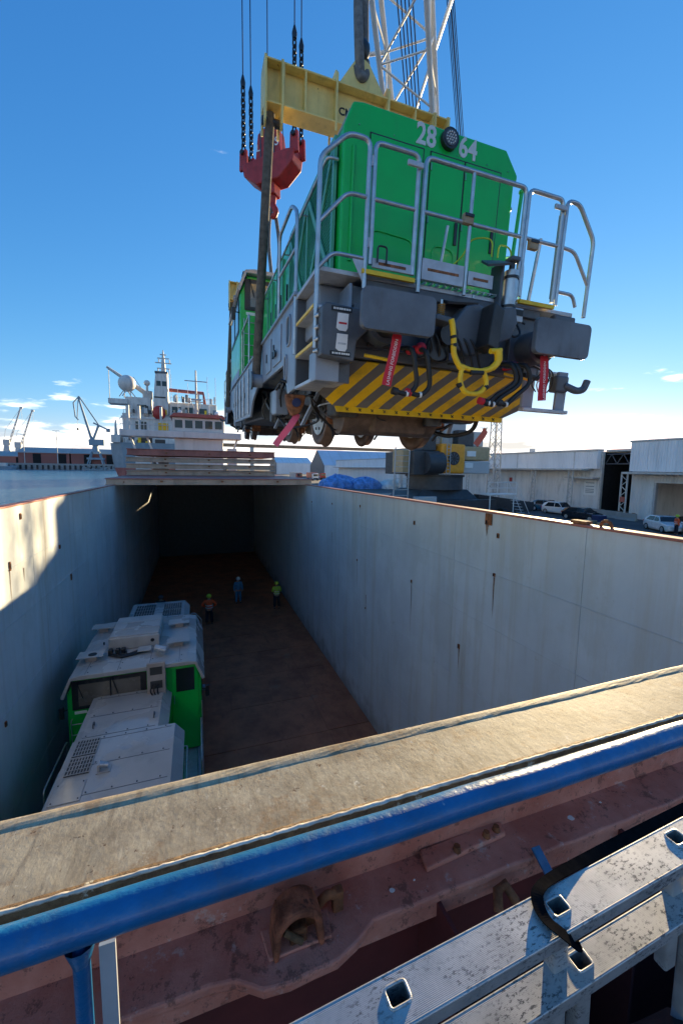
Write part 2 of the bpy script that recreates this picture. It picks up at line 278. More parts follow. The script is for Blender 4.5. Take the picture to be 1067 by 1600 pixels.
# ------------------------------------------------------------------ mesh builder
class MB:
    def __init__(s): s.v = []; s.f = []; s.sm = []
    def add(s, vs, fs, smooth=False):
        o = len(s.v); s.v += [tuple(p) for p in vs]
        for f in fs: s.f.append([i + o for i in f]); s.sm.append(smooth)
        return s
    def hexa(s, p): return s.add(p, [(0, 3, 2, 1), (4, 5, 6, 7), (0, 1, 5, 4), (1, 2, 6, 5), (2, 3, 7, 6), (3, 0, 4, 7)])
    def box(s, x0, x1, y0, y1, z0, z1):
        return s.hexa([(x0, y0, z0), (x1, y0, z0), (x1, y1, z0), (x0, y1, z0), (x0, y0, z1), (x1, y0, z1), (x1, y1, z1), (x0, y1, z1)])
    def prism(s, poly, a0, a1, ax='y'):
        n = len(poly)
        def P(p, a): return (a, p[0], p[1]) if ax == 'x' else ((p[0], a, p[1]) if ax == 'y' else (p[0], p[1], a))
        vs = [P(p, a0) for p in poly] + [P(p, a1) for p in poly]
        return s.add(vs, [list(range(n)), list(range(2 * n - 1, n - 1, -1))] + [(i, i + n, (i + 1) % n + n, (i + 1) % n) for i in range(n)])
    def tube(s, pts, r, n=8, caps=True, closed=False):
        pts = [Vector(p) for p in pts]; k = len(pts); rs = r if isinstance(r, (list, tuple)) else [r] * k
        up = None; rings = []
        for i, p in enumerate(pts):
            if closed: d = pts[(i + 1) % k] - pts[i - 1]
            else: d = pts[min(i + 1, k - 1)] - pts[max(i - 1, 0)]
            d = d.normalized() if d.length > 1e-9 else Vector((0, 0, 1))
            if up is None: up = d.orthogonal().normalized()
            up = up - d * up.dot(d); up = up.normalized() if up.length > 1e-6 else d.orthogonal().normalized()
            sd_ = d.cross(up)
            rings.append([p + (up * math.cos(2 * math.pi * j / n) + sd_ * math.sin(2 * math.pi * j / n)) * rs[i] for j in range(n)])
        o = [q for g in rings for q in g]; fs = []
        for i in range(k if closed else k - 1):
            a, b2 = i * n, ((i + 1) % k) * n
            fs += [(a + j, a + (j + 1) % n, b2 + (j + 1) % n, b2 + j) for j in range(n)]
        s.add(o, fs, True)
        if caps and not closed:
            s.add(rings[0], [list(range(n - 1, -1, -1))]); s.add(rings[-1], [list(range(n))])
        return s
    def cyl(s, p0, p1, r, n=12): return s.tube([p0, p1], r, n)
    def sphere(s, c, r, sc=(1, 1, 1), n=12, m=8):
        vs = [];
        for i in range(m + 1):
            th = math.pi * i / m
            for j in range(n): vs.append((c[0] + r * sc[0] * math.sin(th) * math.cos(2 * math.pi * j / n), c[1] + r * sc[1] * math.sin(th) * math.sin(2 * math.pi * j / n), c[2] + r * sc[2] * math.cos(th)))
        return s.add(vs, [(i * n + j, (i + 1) * n + j, (i + 1) * n + (j + 1) % n, i * n + (j + 1) % n) for i in range(m) for j in range(n)], True)
    def loft(s, secs, closed_ring=True, caps=True, smooth=False):
        n = len(secs[0]); vs = [p for g in secs for p in g]; fs = []
        for i in range(len(secs) - 1):
            for j in range(n if closed_ring else n - 1):
                a, b2 = i * n + j, i * n + (j + 1) % n; fs.append((a, b2, b2 + n, a + n))
        s.add(vs, fs, smooth)
        if caps: s.add(secs[0], [list(range(n - 1, -1, -1))]); s.add(secs[-1], [list(range(n))])
        return s
    def bar(s, p0, p1, wd, ht=None, upd=(0, 0, 1)):
        p0, p1 = Vector(p0), Vector(p1); d = (p1 - p0).normalized(); u = Vector(upd)
        if abs(d.dot(u)) > .98: u = Vector((0, 1, 0))
        sx = d.cross(u).normalized() * wd / 2; sz = sx.normalized().cross(d) * (ht or wd) / 2
        return s.hexa([p0 - sx - sz, p0 + sx - sz, p1 + sx - sz, p1 - sx - sz, p0 - sx + sz, p0 + sx + sz, p1 + sx + sz, p1 - sx + sz])
    def slab(s, pts, th):
        pts = [Vector(p) for p in pts]; nrm = (pts[1] - pts[0]).cross(pts[2] - pts[0]).normalized() * th; n = len(pts)
        return s.add(pts + [p + nrm for p in pts], [list(range(n - 1, -1, -1)), list(range(n, 2 * n))] + [(i, (i + 1) % n, (i + 1) % n + n, i + n) for i in range(n)])
    def mesh(s, name):
        me = bpy.data.meshes.new(name); me.from_pydata(s.v, [], s.f); me.polygons.foreach_set('use_smooth', s.sm)
        b = bmesh.new(); b.from_mesh(me); bmesh.ops.recalc_face_normals(b, faces=b.faces); b.to_mesh(me); b.free(); me.update(); return me
    def build(s, name, m, parent=None, bevel=0, seg=2):
        me = s.mesh(name); me.materials.append(M[m] if isinstance(m, str) else m)
        o = bpy.data.objects.new(name, me); C.objects.link(o); o.parent = parent
        if bevel:
            bv = o.modifiers.new('bevel', 'BEVEL'); bv.width = bevel; bv.segments = seg; bv.limit_method = 'ANGLE'; bv.angle_limit = R(35); bv.harden_normals = False
        return o
def empty(name, loc=(0, 0, 0), rz=0, parent=None):
    o = bpy.data.objects.new(name, None); C.objects.link(o); o.location = loc; o.rotation_euler = (0, 0, rz); o.parent = parent; o.empty_display_size = .3; return o
def tag(o, label, cat, group=None, kind=None):
    if label: o['label'] = label
    if cat: o['category'] = cat
    if group: o['group'] = group
    if kind: o['kind'] = kind
    return o
def struct(o): o['kind'] = 'structure'; return o
def copy_tree(o, parent=None):
    c = o.copy(); C.objects.link(c); c.parent = parent
    for ch in list(o.children): copy_tree(ch, c)
    return c
def inst(o, parent, loc=None, mw=None):
    c = o.copy(); C.objects.link(c); c.parent = parent
    if loc is not None: c.location = loc
    return c
def rpath(pts, rad=.08, k=4, closed=False):
    pts = [Vector(p) for p in pts]; out = []; n = len(pts)
    for i, p in enumerate(pts):
        if not closed and i in (0, n - 1): out.append(p); continue
        a, b2 = pts[i - 1] - p, pts[(i + 1) % n] - p; r = min(rad, a.length * .45, b2.length * .45)
        A, B = p + a.normalized() * r, p + b2.normalized() * r
        for j in range(k + 1):
            t = j / k; out.append(A * (1 - t) ** 2 + p * 2 * t * (1 - t) + B * t * t)
    return out
def curve(pts, k=8):
    P = [Vector(p) for p in pts]; P = [P[0] * 2 - P[1]] + P + [P[-1] * 2 - P[-2]]; out = []
    for i in range(1, len(P) - 2):
        for j in range(k):
            t = j / k; a, b2, c, d = P[i - 1:i + 3]
            out.append(.5 * ((2 * b2) + (c - a) * t + (2 * a - 5 * b2 + 4 * c - d) * t * t + (3 * b2 - a - 3 * c + d) * t ** 3))
    return out + [P[-2]]
def text(name, body, size, m, parent, mw, extrude=.003, bold=0.0, sx=1.0):
    cu = bpy.data.curves.new(name, 'FONT'); cu.body = body; cu.size = size; cu.extrude = extrude; cu.align_x = 'CENTER'; cu.align_y = 'CENTER'; cu.offset = bold; cu.resolution_u = 3
    t = bpy.data.objects.new(name, cu); C.objects.link(t); dg = bpy.context.evaluated_depsgraph_get()
    me = bpy.data.meshes.new_from_object(t.evaluated_get(dg)); bpy.data.objects.remove(t); me.materials.clear(); me.materials.append(M[m])
    o = bpy.data.objects.new(name, me); C.objects.link(o); o.parent = parent; o.matrix_local = mw @ Matrix.Diagonal((sx, 1, 1, 1)); return o
def face_mat(loc, right, up_):     # text/plate frame: local X = right, local Y = up, local Z out
    r, u = Vector(right).normalized(), Vector(up_).normalized(); n = r.cross(u); u = n.cross(r)
    return Matrix(((r.x, u.x, n.x, loc[0]), (r.y, u.y, n.y, loc[1]), (r.z, u.z, n.z, loc[2]), (0, 0, 0, 1)))

# ================================================================== SETTING
def sheet(name, x0, x1, y0, y1, z, m):
    return struct(MB().add([(x0, y0, z), (x1, y0, z), (x1, y1, z), (x0, y1, z)], [(0, 1, 2, 3)]).build(name, m))
# harbour water: one sheet with an opening where the ship's hull sits
_o = [(-3000, -600), (3000, -600), (3000, 5000), (-3000, 5000)]; _i = [(-5.4, -2.9), (7.7, -2.9), (7.7, 59.8), (-5.4, 59.8)]
struct(MB().add([(x, y, -2.0) for x, y in _o + _i], [(k, (k + 1) % 4, 4 + (k + 1) % 4, 4 + k) for k in range(4)]).build('harbour_water', 'water'))
qb = MB().box(8.6, 900, -120, 1500, -4, -.004).build('quay', 'concrete'); struct(qb)
sheet('quay_road', 11.0, 890, -110, 1490, 0.0, 'asphalt')
struct(MB().box(8.7, 9.3, -110, 900, 0.0, .14).build('quay_kerb', 'concrete', bevel=.02))
# far quay across the water
struct(MB().box(-900, 60, 622, 1400, -6, 6.2).build('far_quay', 'concrete'))
XL, XR, ZF = -3.64, 5.76, -3.7
def zt(y): return 4.67 - .0053 * y

# ================================================================== OWN SHIP
ship = empty('cargo_ship', (0, 0, 0)); tag(ship, 'cargo ship with long open grey hold seen from its blue bow rail', 'ship')
Yb, HE = 21.8, 44.0
rows = [ZF, -1.55, .55, 2.2, 3.35]
for side, X0, sg in (('left', XL, -1), ('right', XR, 1)):
    bk = MB().prism([(1.1, ZF - .05), (HE, ZF - .05), (HE, zt(HE) - .01), (1.1, zt(1.1) - .01)], X0 + sg * .012, X0 + sg * .16, 'x').build('hold_wall', 'holdwall', ship)
    bk['label'] = 'steel hold wall on the %s' % ('water side' if side == 'left' else 'quay side')
    ys = [1.12, 4.6, 8.0, 11.2, 14.6, 17.9, 21.2, 24.5, 29.0, 34.0, 39.0, HE - .01]
    for i in range(len(ys) - 1):
        for j in range(5):
            a, b2 = ys[i] + .006, ys[i + 1] - .006; z0 = rows[j] + .006
            za = (zt(a) if j == 4 else rows[j + 1] - .006) - (.02 if j == 4 else 0); zb = (zt(b2) if j == 4 else rows[j + 1] - .006) - (.02 if j == 4 else 0)
            jit = random.uniform(0, .004); xf = X0 + sg * (.0 + jit)
            MB().hexa([(xf, a, z0), (xf, b2, z0), (xf + sg * .02, b2, z0), (xf + sg * .02, a, z0), (xf, a, za), (xf, b2, zb), (xf + sg * .02, b2, zb), (xf + sg * .02, a, za)]).build('wall_plate', 'holdwall', bk)
    # coaming top rail of the side wall
    cp = MB().hexa([(X0 - .05 if sg < 0 else X0 - .05, 1.12, zt(1.1) - .02), (X0 + .17, 1.12, zt(1.1) - .02), (X0 + .17, HE, zt(HE) - .02), (X0 - .05, HE, zt(HE) - .02),
                    (X0 - .05, 1.12, zt(1.1) + .02), (X0 + .17, 1.12, zt(1.1) + .02), (X0 + .17, HE, zt(HE) + .02), (X0 - .05, HE, zt(HE) + .02)] if sg > 0 else
                   [(X0 - .17, 1.12, zt(1.1) - .02), (X0 + .03, 1.12, zt(1.1) - .02), (X0 + .03, HE, zt(HE) - .02), (X0 - .17, HE, zt(HE) - .02),
                    (X0 - .17, 1.12, zt(1.1) + .02), (X0 + .03, 1.12, zt(1.1) + .02), (X0 + .03, HE, zt(HE) + .02), (X0 - .17, HE, zt(HE) + .02)])
    cp.build('coaming_rail', 'rust_rail' if 'rust_rail' in M else 'hatchred', ship, bevel=.012)
    # weld beads along the strakes, standing sockets and drain marks
    for z in (.55, 2.2, 3.35):
        MB().tube([(X0 - sg * .004, 1.2, z), (X0 - sg * .004, HE - .1, z)], .007, 5).build('weld_seam', 'holdwall', bk)
# sockets and stains on the right wall
def socket(parent, X0, sg, y, z, wdt=.11, h=.16):
    o = MB().box(min(X0, X0 - sg * .03), max(X0, X0 - sg * .03), y - wdt / 2, y + wdt / 2, z - h / 2, z + h / 2).build('socket', 'rusty', parent, bevel=.008)
    MB().box(min(X0 - sg * .031, X0 - sg * .034), max(X0 - sg * .031, X0 - sg * .034), y - wdt * .3, y + wdt * .3, z - h * .32, z + h * .32).build('socket_hole', 'dark', o); return o
for y, z in ((6.9, 4.42), (6.55, 4.18), (6.6, 3.35), (7.65, 1.35), (9.9, 4.0), (9.95, 2.3), (13.9, 4.1), (13.2, .4), (17.2, 3.9), (20.6, 3.7), (14.1, 2.0)): socket(ship, XR, 1, y, z, random.uniform(.04, .07), random.uniform(.07, .12))
for y, z in ((10.6, 4.35), (9.9, 3.4), (13.1, 3.2), (8.4, 1.4), (9.2, .4), (14, 2.1)): socket(ship, XL, -1, y, z, random.uniform(.05, .08), random.uniform(.1, .2))
# rust runs hanging below some sockets (stains with their own shape)
def run(X0, sg, y, z, ln, wd):
    pts = []; n = 9
    L = [(y - wd * (1 - i / n) * random.uniform(.5, 1), z - ln * i / n) for i in range(n + 1)]; Rr = [(y + wd * (1 - i / n) * random.uniform(.5, 1), z - ln * i / n) for i in range(n, -1, -1)]
    MB().prism(L + Rr, X0 - sg * .0045, X0 - sg * .0062, 'x').build('rust_run', 'stain', ship)
for a in ((6.6, 3.3, .9, .035), (7.65, 1.3, .5, .03), (9.95, 2.3, 1.5, .02), (13.2, .9, .7, .03), (14.1, 2.0, 1.2, .02), (20.6, 3.6, 1.4, .03), (6.9, 4.36, .25, .06), (13.9, 4.1, .5, .02), (17.2, 2.6, .6, .03)): run(XR, 1, *a)
for a in ((9.9, 3.4, 1.0, .02), (9.3, 3.0, .35, .03), (10.6, 3.2, .3, .03)): run(XL, -1, *a)
# lifting eye on the right coaming
MB().tube([(XR + .08, 4.35 + .09 * math.cos(t * math.pi / 8), zt(4) + .02 + .09 * math.sin(t * math.pi / 8)) for t in range(9)], .025, 8).build('coaming_eye', 'rusty', ship)
MB().box(XR - .02, XR + .14, 4.62, 4.9, zt(4) + .02, zt(4) + .07).build('coaming_bracket', 'rusty', ship, bevel=.01)
MB().box(XR - .03, XR, 6.75, 6.95, 4.36, 4.6).build('coaming_bracket', 'rusty', ship, bevel=.01)
fl = MB().box(XL - .1, XR + .1, 1.1, HE, ZF - .3, ZF - .02).build('hold_floor', 'holdfloor', ship)
yy = 1.15
while yy < 40:
    for k in range(6):
        x0 = XL + k * (XR - XL) / 6 + .014; x1 = XL + (k + 1) * (XR - XL) / 6 - .014; dz = random.uniform(-.012, .006)
        MB().box(x0, x1, yy + .014, min(yy + 2.3, HE) - .014, ZF - .03, ZF + dz).build('floor_plate', 'holdfloor', fl)
    yy += 2.3
MB().box(XL - .2, XR + .2, HE, HE + .3, ZF - .1, 4.44).build('hold_end_wall', 'dkgrey', ship)  # dark colour stands in for the deep shade at the far end
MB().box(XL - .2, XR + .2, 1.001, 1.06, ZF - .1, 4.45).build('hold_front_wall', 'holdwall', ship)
for x0, x1 in ((-5.6, XL - .165), (XR + .165, 7.9)):
    MB().box(x0, x1, 1.0, 60, -3.5, 3.55).build('side_tank', 'shipgrey', ship, bevel=.05)
MB().prism([(-5.6, .30), (7.9, .30), (7.9, -3), (1.2, -9), (-5.6, -3)], -3.5, 3.95, 'z').build('bow_hull', 'deepred_shade', ship)
MB().box(-5.6, 7.9, .30, 1.0, -3.5, 2.4).build('bow_recess', 'deepred_shade', ship); MB().box(-5.6, 7.9, .96, 1.0, 2.4, 4.27).build('recess_wall', 'deepred_shade', ship)  # recess floor set low and coloured dark so the gap reads as shade
MB().box(-5.6, 7.9, HE + .3, 60, -3.5, 4.4).build('stern_hull', 'shipgrey', ship, bevel=.05)
# --- bow end coaming (transverse), wavy weathered edges
def wavy_extrude(prof, x0, x1, n, amp, seed, sm=True):
    rnd = random.Random(seed); ph = [rnd.uniform(0, 6.28) for _ in range(6)]; secs = []
    for i in range(n + 1):
        x = x0 + (x1 - x0) * i / n
        d = lambda q: amp * (math.sin(x * 5.3 + ph[0] + q) + .5 * math.sin(x * 17.7 + ph[1] + 2 * q) + .5 * math.sin(x * 71 + ph[2] + q * 3) + .5 * math.sin(x * 133 + ph[3]) + rnd.uniform(-1.1, 1.1))
        secs.append([(x, y + d(k) * .6, z + d(k + 5)) for k, (y, z) in enumerate(prof)])
    mb = MB(); mb.loft(secs, smooth=sm); return mb
co = wavy_extrude([(1.036, 4.6635), (1.040, 4.6658), (1.046, 4.6672), (1.054, 4.6680), (1.062, 4.6682), (1.070, 4.6678), (1.076, 4.666), (1.078, 4.66), (1.078, 4.625), (1.05, 4.615), (1.038, 4.628)], -5.5, 8, 400, .0003, 1, False).build('end_coaming', 'coaming', ship)
co['label'] = 'weathered beige coaming across the bow end of the hold'
wavy_extrude([(1.040, 4.6645), (.842, 4.6665), (.85, 4.650), (1.06, 4.640)], -5.5, 8, 120, .00012, 2, False).build('coaming_plate', 'coaming', co)
wavy_extrude([(.828, 4.666), (.830, 4.671), (.843, 4.672), (.845, 4.640), (.836, 4.634), (.829, 4.638)], -5.5, 8, 1400, .0006, 3).build('coaming_lip', 'lip', co)
wavy_extrude([(.8265, 4.6700), (.827, 4.6735), (.834, 4.6745), (.836, 4.6720)], -5.5, 8, 1500, .0009, 9).build('lip_lit_edge', 'sunlitpale', co)  # thin strip whose pale colour draws the sunlit line on the lip
MB().box(-5.5, 8, .988, 1.0, 4.3, 4.60).build('coaming_web', 'deckred', co)
# --- red oxide deck beam below it
bm_ = MB(); front = []
for i in range(121):
    x = -3 + i * .06; bul = .055 * max(0, 1 - abs((x - .22) / .17) ** 4) if abs(x - .22) < .17 else 0
    front.append((x, .862 - bul + .002 * math.sin(x * 31)))
prof = front + [(front[-1][0], 1.0), (front[0][0], 1.0)]
bm_.prism(prof, 4.272, 4.3, 'z'); bo = bm_.build('deck_beam', 'deckred', ship, bevel=.006); bo['label'] = 'faded red oxide deck beam in front of the coaming'
MB().box(-3, 4.2, .868, .884, 4.225, 4.2725).build('beam_web', 'deckred', bo)
for x in (-.9, .62, 1.35, 2.4): MB().box(x, x + .012, .78, .959, 3.4, 4.27).build('bracket_plate', 'deepred_shade', bo)
# rusty lug with its pin
lg = MB(); oa = [(.062 * math.cos(R(t)), .055 + .062 * math.sin(R(t))) for t in range(0, 181, 15)]; ia = [(.046 * math.cos(R(t)), .052 + .046 * math.sin(R(t))) for t in range(180, -1, -15)]
pr = [(.066, 0)] + oa + [(-.066, 0), (-.05, 0)] + ia + [(.05, 0)]
lg.prism([(p[0] + .215, p[1] + 4.3) for p in pr], .850, .925); lgo = lg.build('hinge_lug', 'lugrust', ship, bevel=.012); lgo['label'] = 'rusty arched hinge lug on the deck beam'
MB().box(.165, .265, .90, .92, 4.3, 4.395).build('lug_back', 'rusty', lgo)
MB().box(.195, .24, .87, .90, 4.3, 4.345).build('lug_block', 'rusty', lgo, bevel=.006)
MB().tube([(.178, .866, 4.362), (.222, .862, 4.322)], .008, 8).build('lug_pin', 'lip', lgo)
MB().prism([(.14, .86), (.30, .86), (.31, .93), (.13, .93)], 4.3005, 4.309, 'z').build('lug_pad', 'deckred', lgo, bevel=.003)
MB().tube(curve([(.275, .93, 4.315), (.30, .915, 4.36), (.325, .92, 4.35), (.34, .935, 4.31)]), .012, 7).build('bent_hook', 'rusty', lgo)
MB().box(.322, .352, .91, .935, 4.3005, 4.36).build('stub', 'rusty', lgo, bevel=.004)
# cleat pad with three bolts
pd = MB().prism([(.62, .925), (.93, .945), (.945, .985), (.90, .992), (.63, .985)], 4.301, 4.318, 'z').build('bolted_pad', 'deckred', ship, bevel=.005)
for x, y in ((.74, .945), (.86, .955), (.905, .962)): MB().tube([(x, y, 4.316), (x, y, 4.334)], [.014, .010], 7).build('bolt', 'rusty', pd)
# bird droppings / paint spots
for x, y, r in ((.50, .915, .009), (.575, .92, .004), (1.2, .93, .014), (1.36, .945, .005)):
    MB().prism([(x + r * math.cos(a * .7) * random.uniform(.6, 1.2), y + r * .7 * math.sin(a * .7)) for a in range(9)], 4.3008, 4.3022, 'z').build('paint_spot', 'white', bo)
# --- blue bow rail
rl = empty('bow_rail', (0, 0, 0), parent=ship); rl['label'] = 'thick blue painted pipe rail across the bow'
n = 160; pts = [(-2.4 + 5.2 * i / n, .45 + .0006 * math.sin(i * .9), 5.012 + .0008 * math.sin(i * .53)) for i in range(n + 1)]
MB().tube(pts, .0195, 24).build('pipe', 'blue', rl)
for x in (-.128, 1.25):
    MB().tube([(x, .45, 5.0), (x, .45, 3.3)], .0085, 10).build('post', 'blue', rl)
    MB().tube([(x, .45, 4.992), (x, .45, 4.978), (x, .45, 4.965)], [.016, .012, .0085], 12, False).build('weld_collar', 'blue', rl)
MB().box(-.112, -.096, .452, .456, 3.3, 4.975).build('galvanised_strip', 'galvp', rl)
MB().bar((-.085, .70, 4.26), (-.085, .66, 4.33), .012, .004).build('tag_bracket', 'blue', rl)
MB().slab([(.955, .80, 4.29), (.985, .80, 4.29), (.985, .865, 4.33), (.955, .865, 4.33)], .006).build('blue_bracket', 'blue', rl)
MB().tube([(.78, .80, 4.25), (.80, .83, 4.28), (.83, .835, 4.285), (.85, .81, 4.25)], .014, 7).build('rope_clamp', 'rusty', rl)
MB().tube([(.70, .60, 3.95), (1.6, .40, 4.15)], .016, 12).build('lower_pipe', 'blue', rl)
MB().box(.955, .985, .44, .47, 3.3, 4.52).build('galvanised_stanchion', 'galvp', rl, bevel=.003)
MB().box(.60, .66, .42, .46, 3.3, 4.35).build('galvanised_stanchion', 'galvp', rl, bevel=.003)

# --- hatch covers
def hatch(name, x0, x1, y0, y1, z0, z1, side, top, label, grp='hatch covers'):
    e = empty('hatch_cover', (0, 0, 0)); tag(e, label, 'hatch cover', grp)
    MB().box(x0, x1, y0, y1, z0, z1 - .05).build('panel', side, e, bevel=.02)
    MB().box(x0 - .04, x1 + .04, y0 - .05, y1 + .05, z1 - .048, z1).build('top_plate', top, e, bevel=.01)
    MB().box(x0 - .03, x1 + .03, y0 - .04, y0 + .02, z0 - .03, z0 + .035).build('bottom_rail', side, e, bevel=.01)
    k = 7
    for i in range(k):
        x = x0 + (x1 - x0) * (i + .5) / k; MB().box(x - .03, x + .03, y0 - .03, y0 - .001, z0 + .04, z1 - .05).build('stiffener', side, e, bevel=.005)
        if i % 2: MB().box(x + .2, x + .32, y0 - .05, y0 - .002, z0 + .1, z0 + .19).build('cleat', 'rusty', e, bevel=.005)
    return e
hatch('h', -4.02, 6.05, Yb, 27.0, 4.575, 4.87, 'hatchbeige', 'hatchred', 'long closed hatch cover at the edge of the open hold')
hatch('h', -3.95, 6.0, 27.1, 35.4, 4.55, 4.88, 'hatchbeige', 'hatchred', 'closed hatch cover lying under the stacked covers')
hatch('h', -3.95, 6.0, 35.5, 43.9, 4.55, 4.88, 'hatchbeige', 'hatchred', 'closed hatch cover in front of the wheelhouse')
for i, (z0, z1, sd_, lab) in enumerate(((4.93, 5.20, 'hatchbeige', 'brownish hatch cover at the bottom of the stack'), (5.34, 5.60, 'hatchbeige', 'brownish hatch cover second from the bottom of the stack'), (5.74, 6.00, 'hatchbeige', 'brownish hatch cover just under the red topmost cover'), (6.13, 6.50, 'hatchred', 'red-sided hatch cover on top of the stack'))):
    hatch('h', -3.9 + random.uniform(-.05, .05), 5.0, 27.3, 33.0, z0, z1, sd_, sd_, lab)
# --- wheelhouse of the own ship (stern)
def pane_row(parent, x0, x1, y, z0, z1, k, fr='shipwhite', gl='glass'):
    for i in range(k):
        a = x0 + (x1 - x0) * i / k + .06; b2 = x0 + (x1 - x0) * (i + 1) / k - .06
        wdo = MB().box(a, b2, y - .03, y, z0, z1).build('window', fr, parent); MB().box(a + .06, b2 - .06, y - .036, y - .031, z0 + .06, z1 - .06).build('pane', gl, wdo)
wh = empty('wheelhouse', (0, 0, 0), parent=ship)
MB().box(-1.95, 2.75, 44.6, 50, 4.4, 8.28).build('house_wall', 'shipwhite', wh, bevel=.05)
MB().box(-6.8, 4.6, 44.0, 46.2, 8.3, 8.95).build('bridge_wing', 'shipwhite', wh, bevel=.06)
MB().box(-2.1, 2.9, 44.4, 49, 8.96, 10.35).build('bridge_wall', 'shipwhite', wh, bevel=.05)
pane_row(wh, -2.0, 2.8, 44.4, 9.25, 10.15, 5)
MB().prism([(-2.35, 10.36), (3.1, 10.36), (2.7, 10.72), (-1.9, 10.75)], 44.0, 49.4).build('bridge_roof', 'shipred', wh, bevel=.04)
for x in (-1.4, 2.2): MB().sphere((x, 45, 10.95), .22).build('lamp_dome', 'white', wh)
mast = MB(); mast.tube([(.2, 46, 10.7), (.2, 46, 15.4)], [.14, .07], 8)
for z, l in ((14.3, 1.1), (13, .6), (12.2, .8)): mast.tube([(.2 - l, 46, z), (.2 + l, 46, z)], .05, 6)
mast.tube([(-.3, 46, 12.2), (.2, 46, 10.8)], .04, 6); mast.tube([(.7, 46, 12.2), (.2, 46, 10.8)], .04, 6); mast.box(-.3, .7, 45.7, 45.9, 12.3, 12.45)
mast.build('mast', 'steelpale', wh)
for x in (-1.6, -.6, 1.5): MB().tube([(x, 46.5, 10.7), (x, 46.5, 13 + random.uniform(0, 2))], .02, 5).build('antenna', 'white', wh)
rr_ = MB()
for i in range(12):
    x = -6.7 + i * .41; rr_.tube([(x, 44.1, 8.95), (x, 44.1, 10.0)], .03, 5)
for z in (9.45, 10.0): rr_.tube([(-6.7, 44.1, z), (-2.19, 44.1, z)], .03, 5)
rr_.build('wing_railing', 'shipwhite', wh)
for x in (-6, -4.5, 4.2): MB().bar((x, 45, 8.3), (x + (1 if x < 0 else -1), 44.8, 5.4), .16).build('wing_brace', 'shipwhite', wh)
for x0, x1, z1, m_ in ((-5.6, -4.2, 7.0, 'shipwhite'), (-4.0, -2.6, 6.7, 'blackm'), (3.2, 4.2, 7.4, 'shipwhite')): MB().box(x0, x1, 44.8, 46, 4.4, z1).build('deck_locker', m_, wh, bevel=.05)
for x in (-6.2, -5.2, -3.2): MB().tube([(x, 45.6, 8.95), (x, 45.6, 11.4)], .12, 8).build('vent_pipe', 'shipwhite', wh)
MB().box(-3.4, -2.5, 44.3, 45, 8.96, 9.7).build('lifebuoy_box', 'yellow', wh, bevel=.05)
# ================================================================== MOORED SHIP BEYOND
k2 = 200 / 95
def q(x, z): return (x * k2, 5.5 + (z - 5.5) * k2)
ms = empty('moored_ship', (0, 200, -2)); tag(ms, 'larger white ship with grey hull and radar dome moored beyond the hatch covers', 'ship')
def mb2(name, m, x0, x1, z0, z1, y0=0, y1=14, bevel=.1, parent=ms):
    a, b2 = q(x0, z0), q(x1, z1); return MB().box(a[0], b2[0], y0, y1, a[1] + 2, b2[1] + 2).build(name, m, parent, bevel=bevel)
hp = lambda zz, s: [(-35.6 + s, 6, zz), (-30 + s * .5, -2, zz), (-20, -4, zz), (6, -4, zz), (8, 60, zz), (-35.6 + s, 60, zz)]
MB().loft([hp(6.3, 1.4), hp(9, .8), hp(17.2, 0)]).build('hull', 'shipgrey', ms)
MB().loft([hp(-1.5, 5.5), hp(1.0, 3.5), hp(3.0, 2.4), hp(6.29, 1.41)]).build('hull_bottom', 'shipred', ms)
MB().box(-34, -30.5, -1, 8, 17.2, 20.5).build('stern_house', 'shipwhite', ms, bevel=.2); MB().tube([(-32.5, 2, 20.5), (-32.5, 2, 27)], [.7, .25], 8).build('stern_post', 'shipwhite', ms)
for i in range(8): MB().box(-34.9 + i * .55, -34.75 + i * .55, -.8, -.7, 17.2, 19.3).build('rail_post', 'shipwhite', ms)
mb2('main_block', 'shipwhite', -14.0, 5.4, 9.5, 16.2); mb2('upper_block', 'shipwhite', -13.4, -8.6, 16.21, 19.6, 1); mb2('upper_block', 'shipwhite', -5.0, 4.6, 16.21, 19.0, 1)
mb2('bridge_wing', 'shipwhite', -16.4, -12.9, 18.0, 19.0, -.5, 6); mb2('deck_edge', 'shipwhite', -14.2, 5.8, 15.2, 15.6, -1.0, 0)
fa = [q(-8.3, 16.2), q(-5.1, 16.2), q(-5.2, 24.8), q(-7.5, 24.6)]
fu = MB().prism([(p[0], p[1] + 2) for p in fa], -.6, 7).build('funnel', 'shipwhite', ms, bevel=.2)
mb2('funnel_cap', 'dkgrey', -7.6, -5.1, 24.7, 25.1, -.8, 7.2)
for x in (-7.35, -6.25): mb2('funnel_vent', 'glass', x, x + .85, 22.1, 23.1, -.66, -.61, 0)
mb2('funnel_door', 'blackm', -7.9, -5.6, 19.6, 19.9, -.68, -.61, 0)
c0 = q(-6.0, 24.9); tm = MB(); cx_, cz_ = c0[0], c0[1] + 2; tm.tube([(cx_, 3, cz_), (cx_, 3, cz_ + 6), (cx_, 3, cz_ + 10.4)], [1.1, .7, .15], 8)
for z, l in ((2.2, 2.6), (4.6, 3.4), (6.6, 2.4), (8.2, 1.3)): tm.box(cx_ - l, cx_ + l, 2.6, 3.2, cz_ + z, cz_ + z + .35)
for dx, z in ((-2.2, 1), (2.4, .5), (-1.8, 4.8), (2.6, 4.8), (1.6, -1.6)): tm.tube([(cx_ + dx, 3, cz_ + z), (cx_ + dx, 3, cz_ + z + 1.6)], .22, 6)
tm.build('radar_mast', 'steelpale', ms)
d0 = q(-13.0, 22.3); MB().sphere((d0[0], 2, d0[1] + 2), 3.55, n=20, m=14).build('radar_dome', 'shipwhite', ms)
dm = MB(); b0 = q(-13, 19.6)
